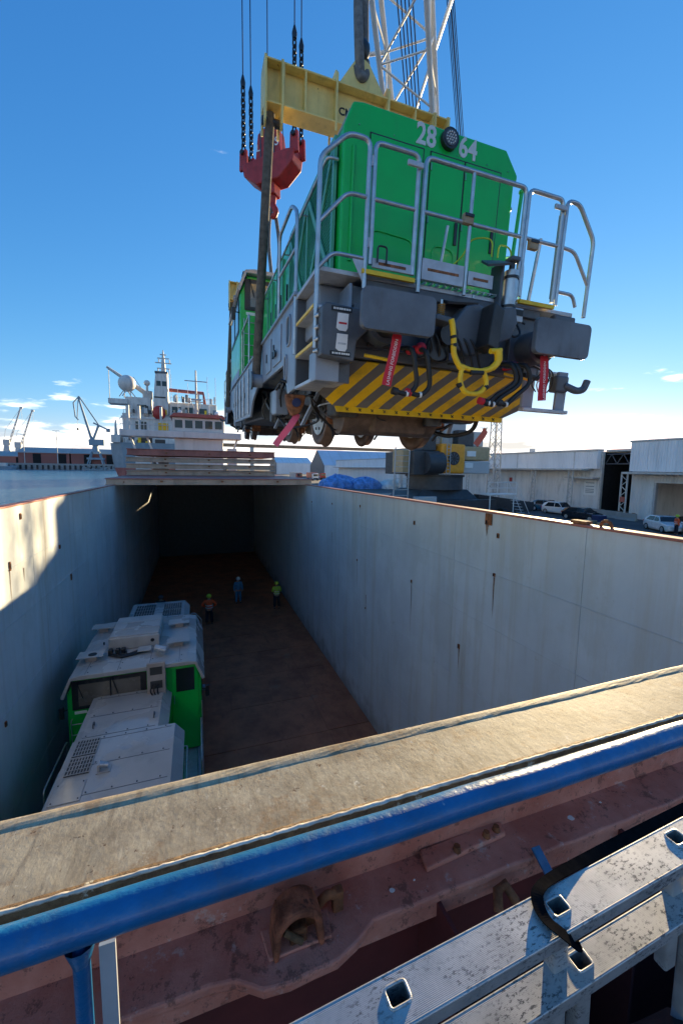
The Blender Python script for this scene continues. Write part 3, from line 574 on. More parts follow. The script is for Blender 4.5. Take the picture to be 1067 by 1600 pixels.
for a in range(6): dm.tube([(b0[0] + 3.2 * math.cos(a * 1.047), 2 + 3 * math.sin(a * 1.047), b0[1] + 2), (b0[0] + 1.3 * math.cos(a * 1.047 + .6), 2 + 1.3 * math.sin(a * 1.047 + .6), d0[1] - .8)], .22, 6)
dm.build('dome_stand', 'shipwhite', ms); d1 = q(-9.2, 22.6); MB().sphere((d1[0], 1, d1[1] + 2), 1.3).build('small_dome', 'shipwhite', ms); MB().tube([(d1[0], 1, d1[1] - 2.5), (d1[0], 1, d1[1] + 1)], .5, 8).build('dome_post', 'shipwhite', ms)
a, b2 = q(-9.4, 20.6), q(-16.8, 25.6); MB().tube([(a[0], 5, a[1] + 2), (b2[0], 5, b2[1] + 2)], [1.1, .5], 8).build('crane_boom', 'steelpale', ms)
MB().tube([(b2[0] + .6, 5, b2[1] + 1.6), (b2[0] + .6, 5, b2[1] - 14)], .13, 5).build('crane_wire', 'dkgrey', ms)
a, b2 = q(-9.5, 20.4), q(-11.5, 24); MB().tube([(a[0], 5, a[1] + 2), (b2[0] - 1, 5, b2[1] + 2)], .12, 5).build('crane_stay', 'dkgrey', ms); mb2('crane_house', 'steelpale', -10.2, -8.4, 19.7, 21.2, 3, 7)
l0 = q(-7.0, 16.5); MB().sphere((l0[0], -1.2, l0[1] + 2), 3.0, (.9, .8, 1.05), 16, 10).build('lifeboat', 'red', ms)
MB().tube([(q(-5, 21.6)[0], 2, q(0, 21.6)[1] + 2), (q(1.9, 21.5)[0], 2, q(0, 21.4)[1] + 2), (q(2.2, 19)[0], 2, q(0, 18.9)[1] + 2)], .8, 8).build('exhaust_pipe', 'shipred', ms)
for (x0, x1, z0, z1) in ((-11.2, -9.4, 16.9, 18.1), (-11.6, -9.5, 12.9, 14.6)): mb2('window', 'glass', x0, x1, z0, z1, -.06 if z0 < 16 else .94, -.01 if z0 < 16 else .99, 0)
for i in range(14):
    x = -13.6 + i * .55
    if not -8.6 < x < -5.2: mb2('rail_post', 'shipwhite', x, x + .05, 15.6, 16.9, -.95, -.85, 0)
rq = random.Random(11)
for i in range(46):
    x = rq.uniform(-13.8, 5.0); lvl = rq.choice((15.6, 16.25, 19.05 if -5 < x < 4.4 else 16.25, 9.6)); hgt = rq.uniform(.5, 1.7); wdd = rq.uniform(.15, .8)
    mb2('deck_fitting', rq.choice(('steelpale', 'shipwhite', 'shipgrey', 'hatchbeige', 'blackm', 'yellow')), x, x + wdd, lvl, lvl + hgt, -1.0 - rq.random() * .6, -.4, .04)
for i in range(30):
    x = -13.8 + i * .65; mb2('rail_post', 'shipwhite', x, x + .05, 19.0 if -5 < x < 4.6 else 16.21, 20.0 if -5 < x < 4.6 else 17.2, .2, .3, 0)
mb2('rail_bar', 'shipwhite', -4.9, 4.6, 19.95, 20.03, .2, .3, 0)
mb2('rail_bar', 'shipwhite', -13.6, -9.0, 16.85, 16.95, -.95, -.85, 0)
for x, z0, z1 in ((-12.4, 15.6, 18.3), (-3.9, 19, 20.6), (-2.4, 19, 20.2), (.6, 19, 21.0), (3.2, 19, 20.2), (-1.2, 19, 20.1)): mb2('vent_pipe', 'shipwhite', x, x + .5, z0, z1, -.4, .6)
for x in (-4.6, 2.8, 4.5): MB().tube([(q(x, 19)[0], 3, q(x, 19)[1] + 2), (q(x, 19)[0], 3, q(x, 26)[1])], .1, 5).build('antenna', 'steelpale', ms)
for x0, x1, z0, z1, m_ in ((-4.5, -2.7, 16.9, 18.1, 'glass'), (-1.9, -.3, 16.9, 18.1, 'glass'), (1, 2.6, 16.9, 18, 'glass'), (-13, -11.9, 10.6, 12.2, 'dkgrey'), (-8, -5, 12.2, 13.6, 'steelpale'), (-11, -8.5, 9.6, 11.4, 'blackm'), (-8, -6, 9.6, 11, 'blackm')):
    mb2('house_opening', m_, x0, x1, z0, z1, -.05 if z0 < 16 else .95, -.005 if z0 < 16 else .995, 0)

# ================================================================== LOCOMOTIVE (local: x across, y from the near end, z above rail)
def locomotive():
    L = empty('locomotive'); G = 'galv'
    uf = MB().box(-1.40, 1.40, .35, 14.85, 1.12, 1.555).build('underframe', 'frame', L, bevel=.02)
    for sg in (-1, 1):
        pr = [(.92, 1.6), (.92, .62), (1.32, .60), (1.62, .98), (4.3, .98), (4.95, .80), (5.35, .5), (9.85, .5), (10.25, .8), (10.9, .98), (13.58, .98), (13.88, .60), (14.28, .62), (14.28, 1.6)]
        sp = MB().prism(pr, sg * 1.455, sg * 1.50, 'x').build('side_panel', 'frame', L, bevel=.012)
        def oval(y, z, ry, rz, m_='blackm'):
            mb = MB(); mb.prism([(y + ry * math.copysign(abs(math.cos(a * .3927)) ** .6, math.cos(a * .3927)), z + rz * math.copysign(abs(math.sin(a * .3927)) ** .6, math.sin(a * .3927))) for a in range(16)], sg * 1.5005, sg * 1.503, 'x'); mb.build('slot', m_, sp)
            MB().tube([(sg * 1.505, y + (ry + .015) * math.copysign(abs(math.cos(a * .3927)) ** .6, math.cos(a * .3927)), z + (rz + .015) * math.copysign(abs(math.sin(a * .3927)) ** .6, math.sin(a * .3927))) for a in range(16)], .016, 6, closed=True).build('slot_rim', 'frame', sp)
        for yo in (0,):
            oval(1.28, 1.32, .10, .15); oval(1.42, .92, .06, .13)
            for (y0, y1, z0, z1) in ((1.75, 2.35, 1.06, 1.52), (2.55, 3.0, 1.05, 1.5), (5.6, 6.4, .6, 1.45), (6.5, 7.3, .6, 1.45), (7.4, 8.2, .6, 1.45), (8.3, 9.1, .6, 1.45), (9.2, 9.75, .6, 1.45), (4.2, 4.9, 1.06, 1.5), (11.2, 12.2, 1.06, 1.5), (12.4, 13.4, 1.06, 1.5)):
                d = MB().box(min(sg * 1.5, sg * 1.516), max(sg * 1.5, sg * 1.516), y0, y1, z0, z1).build('access_panel', 'frame', sp, bevel=.008)
                for (yy_, zz_) in ((y0 + .06, z0 + .06), (y1 - .06, z1 - .06), (y0 + .06, z1 - .06), (y1 - .06, z0 + .06)): pass
                MB().box(min(sg * 1.517, sg * 1.53), max(sg * 1.517, sg * 1.53), y1 - .12, y1 - .07, (z0 + z1) / 2 - .06, (z0 + z1) / 2 + .06).build('latch', 'blackm', d)
            for y in (2.05, 2.2): MB().tube([(sg * 1.53, y, 1.2), (sg * 1.55, y, 1.2)], .05, 10).build('filler_cap', 'blackm', sp)
            for y in (5.45, 6.45, 7.35, 8.25, 9.15): MB().tube([(sg * 1.535, y, .55), (sg * 1.535, y, 1.5)], .018, 6).build('drain_pipe', 'galv', sp)
        # lifting trunnion
        MB().tube([(sg * 1.5, 3.55, 1.02), (sg * 1.66, 3.55, 1.02)], .11, 14).build('lifting_trunnion', 'frame', sp); MB().tube([(sg * 1.66, 3.55, 1.02), (sg * 1.69, 3.55, 1.02)], .15, 14).build('trunnion_cap', 'dkgrey', sp)
        MB().tube([(sg * 1.5, 11.65, 1.02), (sg * 1.66, 11.65, 1.02)], .11, 14).build('lifting_trunnion', 'frame', sp)
        # walkway edge
        MB().box(min(sg * 1.40, sg * 1.53), max(sg * 1.40, sg * 1.53), .9, 14.3, 1.602, 1.642).build('walkway_edge', 'frame', L, bevel=.008)
        # corner steps at both ends
        for e in (0, 1):
            Y = lambda y: y if e == 0 else 15.2 - y
            st = empty('corner_steps', parent=L)
            def bx(nm, m_, x0, x1, y0, y1, z0, z1, bv=.008):
                x0, x1 = sorted((sg * x0, sg * x1)); y0, y1 = sorted((Y(y0), Y(y1))); return MB().box(x0, x1, y0, y1, z0, z1).build(nm, m_, st, bevel=bv)
            if sg < 0:
                bx('cheek_plate', 'dkgrey', 1.16, 1.50, .02, .05, .60, 1.2); bx('cheek_plate', 'dkgrey', 1.16, 1.5, .86, .91, .62, 1.55)
                bx('side_plate', 'frame', 1.16, 1.19, .05, .86, .62, 1.5); bx('toe_box', 'frame', 1.28, 1.51, -.02, .22, .60, .86)
            else:
                bx('step_leg', 'frame', .90, 1.05, .02, .06, .52, .95); bx('step_leg', 'frame', 1.38, 1.52, .02, .06, .52, .95); bx('cheek_plate', 'dkgrey', 1.2, 1.5, .86, .91, .62, 1.55)
                bx('step_bar', 'galvp', .89, 1.54, -.02, .06, .48, .52)
            for z in (.60, .93, 1.26):
                if sg > 0 and z < .9: continue
                bx('step_tread', 'galvp', 1.0 if sg > 0 else 1.19, 1.5, .1, .84, z, z + .03); bx('tread_nosing', 'galvp' if z < .7 else 'yellow', 1.503, 1.512, .12, .84, z + .004, z + .034, 0)
    MB().box(-1.50, 1.50, .06, 15.14, 1.560, 1.600).build('walkway', 'galvp', L, bevel=.005)
    gr = MB()
    for i in range(30):
        x = -1.1 + i * .075
        gr.box(x, x + .012, .02, .78, 1.602, 1.625)
    for i in range(8): gr.box(-1.12, 1.12, .04 + i * .1, .05 + i * .1, 1.6255, 1.632)
    gg = gr.build('grating', 'galv', L)
    for x0, x1 in ((-1.10, -.56), (.68, 1.15)): MB().box(x0, x1, -.02, .016, 1.575, 1.612).build('yellow_edge', 'yellow', L)
    MB().box(-1.25, 1.25, 5.4, 9.8, .46, 1.11).build('fuel_tank', 'dkgrey', L, bevel=.05)
    # ---- hoods
    def hood(y0, y1, sk=True, hx0=-1.06, hx1=1.11, zt_=3.53):
        pr = [(hx0, 1.64), (hx0, 3.28), (hx0 + .09, zt_ - .02), (hx0 + .2, zt_), (hx1 - .15, zt_), (hx1 + .04, 3.30), (hx1 + .04, 3.24), (hx1, 3.22), (hx1, 1.64)]
        h = MB().prism(pr, y0, y1).build('hood', 'green', L, bevel=.035, seg=3)
        rp = [(hx0 - .004, 3.29), (hx0 + .086, zt_ - .012), (hx0 + .2, zt_ + .008), (hx1 - .148, zt_ + .008), (hx1 + .044, 3.31), (hx1 + .03, 3.295), (hx1 - .155, zt_ - .004), (hx0 + .2, zt_ - .004), (hx0 + .095, zt_ - .026), (hx0 + .01, 3.285)]
        MB().prism(rp, y0 + (.12 if sk else .012), y1 - .012).build('hood_roof', 'roofgrey', h)
        MB().prism([(hx0 - .02, 1.602), (hx0 - .02, 1.83), (hx1 + .02, 1.83), (hx1 + .02, 1.602)], y0 - .02 if sk else y0 + .05, y1).build('hood_skirt', 'frame', h, bevel=.015)
        return h
    h1 = hood(.8, 5.7); h2 = hood(5.71, 7.44, False, -1.05, .76, 3.49); h3 = hood(10.62, 14.4)
    # ---- front face: doors
    for x0, x1, zb in ((-.77, -.135, 1.86), (-.045, .395, 1.86), (.405, .90, 1.86)):
        d = MB().box(x0 + .006, x1 - .006, .788, .7995, zb, 3.26).build('front_door', 'green', h1, bevel=.004)
        fr = MB(); e = .007
        for a in ((x0 - e, x0 + .004, zb, 3.27), (x1 - .004, x1 + e, zb, 3.27), (x0 - e, x1 + e, 3.262, 3.275)): fr.box(a[0], a[1], .794, .7990, a[2], a[3])
        fr.build('door_gap', 'blackm', d)
        MB().box(x1 - .075, x1 - .035, .772, .787, 2.38, 2.62).build('door_handle', 'blackm', d, bevel=.004)
    for x0, x1 in ((-.77, -.135), (-.045, .395), (.405, .90)):
        for z in (2.05, 2.55, 3.08): MB().tube([(x0 + .012, .784, z), (x0 + .012, .784, z + .07)], .009, 6).build('hinge', 'green_bar', h1)
    for x in (-.9, -.5, -.1, .3, .7, 1.0):
        for z in (3.31, 1.88): MB().sphere((x, .797, z), .008, n=6, m=4).build('rivet', 'green_bar', h1)
    sw = MB().tube(rpath([(-.72, .786, 1.9), (-.72, .786, 2.36), (-.2, .786, 2.33), (-.2, .786, 1.9)], .1), .012, 6).build('pressed_rib', 'green', h1)
    MB().tube(rpath([(.05, .786, 1.9), (.05, .786, 2.34), (.34, .786, 2.32), (.34, .786, 1.9)], .1), .012, 6).build('pressed_rib', 'green', h1)
    MB().tube([(-.95, .792, 2.0), (-.95, .792, 3.1)], .02, 6).build('pressed_rib', 'green', h1)
    # headlight
    hl = MB().tube([(.165, .80, 3.425), (.165, .745, 3.425)], .105, 24).build('headlight', 'blackm', h1); MB().tube([(.165, .744, 3.425), (.165, .738, 3.425)], .078, 24).build('lens', 'dkgrey', hl)
    led = MB()
    for rr in (0, .028, .056):
        k = max(1, int(rr * 220))
        for i in range(k): led.sphere((.165 + rr * math.cos(6.283 * i / k), .737, 3.425 + rr * math.sin(6.283 * i / k)), .0095, n=6, m=4)
    led.build('leds', 'silver', hl)
    text('number', '28', .29, 'digit', h1, face_mat((-.115, .797, 3.40), (1, 0, 0), (0, 0, 1)), bold=.007, sx=.86)
    text('number', '64', .29, 'digit', h1, face_mat((.425, .797, 3.40), (1, 0, 0), (0, 0, 1)), bold=.007, sx=.86)
    for x, z in ((-.03, 2.50), (.78, 2.42)):
        b_ = MB().box(x - .055, x + .055, -.035, .015, z - .06 - .26, z + .03 - .26).build('sensor_box', 'timber', L, bevel=.006); MB().box(x - .05, x + .05, -.045, -.036, z - .26, z + .026 - .26).build('sensor_face', 'blackm', b_)
    # ---- hood sides
    for sg in (-1, 1):
        X = sg * 1.083
        xa = lambda t: (min(X, X + sg * t), max(X, X + sg * t))
        g = MB().box(*xa(.012), .98, 3.3, 1.86, 3.24).build('side_grille', 'mesh', h1)
        lv = MB()
        for i in range(34): lv.box(*((X + sg * .012, X + sg * .022) if sg > 0 else (X - .022, X - .012)), 1.02, 3.26, 1.89 + i * .04, 1.902 + i * .04)
        lv.build('louvre_slats', 'green_side', g)['kind'] = 'stuff'
        xo = X + sg * .03
        for (ya, za, yb, zb) in ((.99, 1.9, 2.1, 3.2), (2.1, 1.9, .99, 3.2), (2.15, 1.9, 3.28, 3.2), (3.28, 1.9, 2.15, 3.2)):
            MB().bar((xo, ya, za), (xo, yb, zb), .07, .016, (1, 0, 0)).build('cross_brace', 'green_bar', g)
        for y in (.97, 2.12, 3.3): MB().box(min(X, X + sg * .035), max(X, X + sg * .035), y - .03, y + .03, 1.86, 3.25).build('grille_post', 'green_bar', g)
        for z in (1.86, 3.24): MB().box(min(X, X + sg * .033), max(X, X + sg * .033), 1.001, 3.27, z - .025, z + .025).build('grille_rail', 'green_bar', g)
        for hh, ys_ in ((h1, (3.4, 3.95, 4.5, 5.05)), (h3, (10.8, 11.4, 12.0, 12.6, 13.2, 13.8))):
            for y in ys_:
                d = MB().box(*xa(.016), y, y + .5, 1.87, 3.2).build('side_door', 'green', hh, bevel=.006)
                MB().box(min(X + sg * .017, X + sg * .05), max(X + sg * .017, X + sg * .05), y + .42, y + .46, 1.95, 3.12).build('door_edge', 'green_bar', d)
                MB().box(min(X + sg * .017, X + sg * .04), max(X + sg * .017, X + sg * .04), y + .06, y + .1, 2.35, 2.6).build('door_handle', 'blackm', d)
        hr = MB().tube(rpath([(X, .9, 3.0), (sg * 1.2, .9, 3.0), (sg * 1.2, 5.6, 3.0), (X, 5.6, 3.0)], .05), .017, 8)
        for y in (2.1, 3.35, 4.5): hr.tube([(X, y, 3.0), (sg * 1.2, y, 3.0)], .012, 6)
        hr.build('hood_handrail', G, h1)
        # side walkway railing near the end steps
        sr = empty('side_railing', parent=L)
        MB().tube(rpath([(sg * 1.5, .95, 1.0), (sg * 1.5, .95, 2.45), (sg * 1.5, 1.25, 2.64), (sg * 1.5, 2.0, 2.64), (sg * 1.5, 2.0, 1.62)], .1), .021, 10).build('rail_tube', G, sr)
        MB().tube([(sg * 1.5, .95, 2.1), (sg * 1.5, 2.0, 2.15)], .017, 8).build('mid_rail', G, sr)
        MB().tube(rpath([(sg * 1.5, 5.6, 1.62), (sg * 1.5, 5.6, 2.64), (sg * 1.5, 7.2, 2.64), (sg * 1.5, 7.2, 1.62)], .1), .021, 10).build('rail_tube', G, sr)
        MB().tube(rpath([(sg * 1.5, 10.9, 1.62), (sg * 1.5, 10.9, 2.64), (sg * 1.5, 14.2, 2.64), (sg * 1.5, 14.2, .9)], .1), .021, 10).build('rail_tube', G, sr)
        MB().tube([(sg * 1.5, 10.9, 2.15), (sg * 1.5, 14.2, 2.15)], .017, 8).build('mid_rail', G, sr)
    # ---- end railings (near end, mirrored to far end)
    for e in (0, 1):
        Y = 0 if e == 0 else 15.2; rr = .0215
        def rail(nm, paths, plates=()):
            ro = empty(nm, parent=L)
            for p in paths: MB().tube(rpath([(x, Y, z) for x, z in p], .07), rr if len(p) > 3 else rr * .85, 10).build('rail_tube', G, ro)
            for (x0, x1, z0, z1) in plates:
                pl = MB().box(x0, x1, Y - .012, Y + .012, z0, z1).build('kick_plate', 'galvp', ro, bevel=.004); MB().box(x0 + .06, x1 - .06, Y - .0145, Y - .0125, (z0 + z1) / 2 - .012, (z0 + z1) / 2 + .012).build('plate_slot', 'rusty', pl)
            return ro
        r1 = rail('corner_rail', [[(-1.515, .88), (-1.515, 2.42), (-1.27, 2.65), (-1.07, 2.65), (-1.07, 1.45)], [(-1.515, 1.92), (-1.26, 2.20), (-1.07, 2.20)], [(-1.515, 1.55), (-1.38, 1.70), (-1.07, 1.70)]])
        MB().prism([(-1.20, 1.70), (-1.085, 1.70), (-1.085, 1.5)], Y - .006, Y + .006).build('gusset', 'galvp', r1)
        r2 = rail('end_gate', [[(-1.02, 1.66), (-1.02, 2.645), (-.585, 2.645), (-.585, 1.64)], [(-1.02, 2.20), (-.585, 2.20)]], [(-1.0, -.6, 1.64, 1.72)])
        MB().box(-.72, -.56, Y - .05, Y - .024, 2.52, 2.565).build('gate_latch', 'galvp', r2, bevel=.008); MB().tube(rpath([(-.96, Y - .03, 1.68), (-.96, Y - .03, 1.82), (-.87, Y - .03, 1.82), (-.87, Y - .03, 1.68)], .03), .009, 6).build('latch_loop', 'blackm', r2)
        for z in (1.8, 2.45): MB().tube([(-1.045, Y, z), (-1.045, Y, z + .08)], .014, 8).build('hinge', 'galvp', r2)
        r3 = rail('centre_rail', [[(-.515, 1.5), (-.515, 2.65), (.635, 2.65), (.635, 1.62)], [(-.515, 2.20), (.635, 2.20)], [(.005, 2.64), (.005, 1.55)]], [(-.49, -.02, 1.62, 1.81), (.03, .33, 1.65, 1.78)])
        r4 = rail('end_gate', [[(.675, 1.64), (.675, 2.645), (1.12, 2.645), (1.12, 1.64)], [(.675, 2.20), (1.12, 2.20)]])
        MB().box(.98, 1.14, Y - .05, Y - .024, 2.52, 2.565).build('gate_latch', 'galvp', r4, bevel=.008); MB().box(1.1, 1.15, Y - .01, Y + .02, 1.68, 2.5).build('gate_post', 'galvp', r4)
        r5 = rail('corner_rail', [[(1.175, 1.62), (1.175, 2.65), (1.34, 2.65), (1.6, 2.34), (1.6, 1.55)], [(1.175, 2.20), (1.35, 2.19), (1.6, 1.88)], [(1.175, 1.76), (1.40, 1.76), (1.46, 1.64)]], [])
        # railing of the steps behind
        if e == 0:
            MB().tube(rpath([(.62, .82, 1.75), (.62, .82, 2.05), (1.05, .85, 2.3), (1.25, .9, 2.05), (1.25, .9, 1.65)], .06), .019, 8).build('rail_tube', G, r5)
            MB().tube(rpath([(.8, .85, 1.75), (1.0, .87, 1.86), (1.18, .9, 1.66)], .06), .016, 8).build('rail_tube', G, r5)
            MB().tube([(1.14, .78, 1.7), (1.17, .72, 3.1)], .022, 8).build('drain_pipe', 'green', h1); MB().sphere((1.165, .725, 3.09), .032, n=8, m=6).build('pipe_cap', 'green', h1)
            MB().tube([(1.06, .3, 1.62), (1.14, .3, 2.3), (1.15, .3, 2.4)], .02, 8).build('stand_pipe', 'galv', L)
            MB().tube([(-.12, .35, 1.62), (-.06, .3, 2.3)], .016, 8).build('stand_pipe', 'galv', L)
            MB().tube(curve([(-.02, .2, 1.9), (.05, .15, 1.98), (.12, .1, 2.12), (.3, .05, 2.13), (.33, .05, 1.98)]), .008, 6).build('yellow_cable', 'lime', L)
            MB().tube(curve([(.4, .05, 1.98), (.42, .05, 2.1), (.55, .05, 2.08), (.58, .05, 1.9)]), .008, 6).build('yellow_cable', 'lime', L)
    # ---- buffer beam and end gear, both ends
    for e in (0, 1):
        E_ = empty('buffer_beam', parent=L)
        if e: E_.location = (0, 15.2, 0); E_.rotation_euler = (0, 0, math.pi)
        MB().box(-1.16, 1.16, .10, .34, .86, 1.50).build('beam_plate', 'dkgrey', E_, bevel=.01)
        MB().box(-1.05, 1.05, .06, .10, 1.47, 1.56).build('beam_lip', 'dkgrey', E_, bevel=.01)
        for x in (-.9, .9):
            b_ = empty('buffer', parent=E_)
            x_ = x
            rr = .05; hw, hh = .345, .165
            pts = []
            for cx_, cz_, a0 in ((hw - rr, hh - rr, 0), (-hw + rr, hh - rr, 90), (-hw + rr, -hh + rr, 180), (hw - rr, -hh + rr, 270)):
                for k in range(5): a = R(a0 + k * 22.5); pts.append((x_ + cx_ + rr * math.cos(a), 1.15 + cz_ + rr * math.sin(a)))
            # slightly domed plate: two rings
            mbp = MB(); secs = []
            for y, s in ((-.40, 1.0), (-.44, 1.0), (-.452, .985)): secs.append([(x_ + (p[0] - x_) * s, y, 1.15 + (p[1] - 1.15) * s) for p in pts])
            mbp.loft(secs); mbp.build('buffer_plate', 'bufferplate', b_)
            MB().tube([(x_, -.40, 1.13), (x_, -.16, 1.13)], .13, 18).build('buffer_shank', 'blackm', b_); MB().tube([(x_, -.18, 1.13), (x_, .10, 1.13)], .175, 18).build('buffer_casing', 'dkgrey', b_)
            MB().box(x_ - .24, x_ + .24, .04, .099, .95, 1.33).build('buffer_flange', 'dkgrey', b_, bevel=.01)
        for x0, x1, sg in ((-1.50, -1.13, -1),):
            bx_ = MB().prism([(x0, .80), (x1 - .06, .77), (x1 - .04, .95), (x1 + .06, 1.05), (x1 + .06, 1.22), (x0 + .03, 1.24), (x0, 1.2)], -.16, .10).build('coupling_box', 'dkgrey', E_, bevel=.012)
            for z in (1.09, .92):
                pl = MB().prism([(x0 + .13, z - .055), (x0 + .16, z - .075), (x0 + .22, z - .075), (x0 + .235, z - .05), (x0 + .24, z + .07), (x0 + .14, z + .07)], -.168, -.161).build('instruction_plate', 'white', bx_)
                MB().box(x0 + .15, x0 + .225, -.1695, -.1685, z - .02, z - .004).build('plate_mark', 'ribbon' if z > 1 else 'galvp', pl)
            for z in (1.195, .825):
                pl = MB().box(x0 + .08, x0 + .27, -.166, -.161, z - .022, z + .018).build('name_plate', 'black', bx_); lt = MB(); xx = x0 + .1
                while xx < x0 + .25:
                    w_ = random.uniform(.006, .016); lt.box(xx, xx + w_, -.1675, -.1662, z - .009, z + .007); xx += w_ + random.uniform(.003, .008)
                lt.build('plate_lettering', 'white', pl)
            for k in range(4): MB().tube([(x0 - .02, .0, .85 + k * .1), (x0 + .0, -.08, .85 + k * .1)], .018, 8).build('socket', 'galv', bx_)
        # scraper
        sc = empty('plough', parent=E_)
        MB().slab([(-1.10, .12, .84), (-1.33, .50, .56), (-1.12, .60, .44), (1.12, .60, .44), (1.33, .50, .56), (1.10, .12, .84)], .015).build('plough_plate', 'hazard', sc)
        lp = MB().slab([(-1.12, .598, .44), (-1.10, .57, .375), (1.10, .57, .375), (1.12, .598, .44)], .014).build('plough_lip', 'yellow', sc)
        for i in range(14):
            x = -.98 + i * .15; MB().bar((x - .015, .567, .425), (x + .015, .562, .395), .018, .004).build('bolt_mark', 'blackm', lp); MB().bar((x + .015, .5665, .423), (x - .012, .5615, .396), .016, .004).build('bolt_mark', 'blackm', lp)
        MB().box(-1.05, 1.05, .16, .6, .86, .94).build('plough_bracket', 'dkgrey', sc, bevel=.01)
        # draw gear
        dg = empty('coupler', parent=E_)
        MB().prism([(-.16, 1.02), (.05, .96), (.22, 1.0), (.24, 1.42), (.10, 1.46), (-.02, 1.42), (-.16, 1.24)], -.12, .09).build('coupler_head', 'dkgrey', dg, bevel=.02)
        MB().prism([(.10, 1.02), (.22, .98), (.26, 1.36), (.14, 1.42)], -.34, -.125).build('coupler_horn', 'blackm', dg, bevel=.015)
        MB().prism([(.30, 1.08), (.44, 1.14), (.50, 1.30), (.46, 1.44), (.32, 1.42)], -.24, -.05).build('coupler_horn', 'dkgrey', dg, bevel=.015)
        MB().tube([(-.30, -.10, 1.0), (-.30, -.02, 1.0)], .12, 16).build('coupler_socket', 'blackm', dg); MB().tube([(-.22, -.16, 1.12), (-.22, .08, 1.12)], .10, 14).build('coupler_socket', 'blackm', dg)
        MB().box(-.42, -.16, -.06, .09, .93, 1.28).build('coupler_back', 'dkgrey', dg, bevel=.02)
        ya = -.36
        arm = MB().tube(curve([(-.345, ya, 1.19), (-.325, ya, 1.14), (-.30, ya, 1.02), (-.285, ya, .90), (-.22, ya, .80), (-.17, ya, .765)]), .026, 10).build('screw_link', 'yellow', dg)
        for z0, z1, x0, x1 in ((1.055, 1.03, -.309, -.303), (.985, .955, -.296, -.29)): MB().tube([(x0, ya, z0), (x1, ya, z1)], .028, 10).build('black_band', 'black', arm)
        MB().tube(curve([(-.20, ya, .80), (-.08, ya, .775), (.06, ya, .78), (.16, ya, .82), (.215, ya, .89), (.20, ya, .99)]), [.022] * 8 + [.024] * 8 + [.028] * 8 + [.034] * 8 + [.038] * 8 + [.03], 10).build('screw_link', 'yellow', dg)
        MB().tube([(.12, ya + .01, .965), (.245, ya + .01, .985)], .026, 8).build('link_eye', 'yellow', dg)
        MB().tube(rpath([(-.185, ya, .78), (-.20, ya, .66), (-.13, ya, .555), (.04, ya, .56), (.12, ya, .66), (.06, ya, .775)], .07), .024, 10).build('shackle', 'yellow', dg)
        MB().tube([(-.10, ya - .02, .745), (.04, ya - .02, .755)], .022, 8).build('black_band', 'black', dg); MB().tube([(-.21, ya, .64), (-.185, ya, .615)], .028, 8).build('black_band', 'black', dg); MB().tube([(.11, ya, .645), (.09, ya, .62)], .028, 8).build('black_band', 'black', dg)
        sp = MB().tube([(-.36, -.2, 1.22), (-.36, -.2, 1.40)], .012, 8).build('spring_bolt', 'galv', dg)
        MB().tube([(-.36 + .032 * math.cos(a * .8), -.2 + .032 * math.sin(a * .8), 1.235 + a * .0022) for a in range(56)], .007, 5).build('spring', 'spring', sp)
        MB().prism([(-.46, 1.20), (-.28, 1.18), (-.24, 1.23), (-.44, 1.25)], -.28, -.1).build('spring_seat', 'dkgrey', dg, bevel=.01)
        MB().tube([(-.02, -.2, 1.46), (-.02, -.2, 1.49)], .01, 6).build('stud', 'galv', dg); MB().slab([(-.2, -.05, 1.43), (.1, -.12, 1.44), (.1, .1, 1.50), (-.2, .1, 1.50)], .02).build('top_bracket', 'blackm', dg)
        # cylinder and bracket
        cy = MB().tube([(.555, .0, 1.44), (.555, .0, 1.86)], .07, 16).build('hydraulic_cylinder', 'galv', E_)
        MB().box(.42, .455, -.02, .16, 1.42, 1.93).build('cylinder_bracket', 'dkgrey', cy, bevel=.01); MB().slab([(.22, -.06, 1.83), (.46, -.10, 1.87), (.49, .1, 1.97), (.26, .12, 1.94)], .022).build('cylinder_hood', 'dkgrey', cy)
        for z in (1.5, 1.78): MB().tube([(.555, .0, z), (.555, .0, z + .025)], .08, 14).build('clamp', 'blackm', cy)
        MB().tube([(.555, .0, 1.86), (.555, .0, 1.95)], .03, 10).build('piston_rod', 'blackm', cy); MB().box(.50, .61, -.06, .06, 1.945, 1.99).build('rod_head', 'dkgrey', cy, bevel=.012)
        MB().tube(curve([(.62, .1, 1.8), (.68, .1, 1.7), (.63, .08, 1.55), (.7, .05, 1.45), (.8, 0, 1.38)]), .011, 6).build('thin_hose', 'black', cy)
        # hoses
        for x, zt0, x1, zb in ((-.70, .95, -.62, .55), (-.56, .95, -.48, .55), (.44, .92, .30, .53), (.50, .92, .36, .52), (.62, .93, .52, .53)):
            c_ = x1 + (-.16 if x < 0 else -.12)
            h_ = MB().tube(curve([(x, -.1, zt0), (x + .03, -.26, zt0 - .04), (x + .07, -.28, (zt0 + zb) / 2), (x1 + .02, -.26, zb + .05), (x1 - .06, -.25, zb - .03), (c_, -.24, zb - .02)]), .023, 10).build('brake_hose', 'black', E_)
            MB().tube([(x1 - .055, -.25, zb - .028), (x1 - .075, -.249, zb - .03)], .028, 10).build('hose_clip', 'white', h_); MB().tube([(c_, -.24, zb - .02), (c_ - .05, -.24, zb - .01)], .036, 10).build('hose_coupling', 'ribbon' if x in (-.56, .44) else 'blackm', h_)
            MB().tube([(x, .0, zt0 + .01), (x, -.12, zt0)], .038, 12).build('hose_valve', 'ribbon' if x == -.56 else 'navyvalve', h_)
        MB().sphere((-.53, -.17, .955), .055, n=12, m=8).build('red_valve', 'ribbon', E_); MB().tube([(-1.05, -.05, .86), (-.75, -.12, .82)], .016, 8).build('yellow_lever', 'yellow', E_)
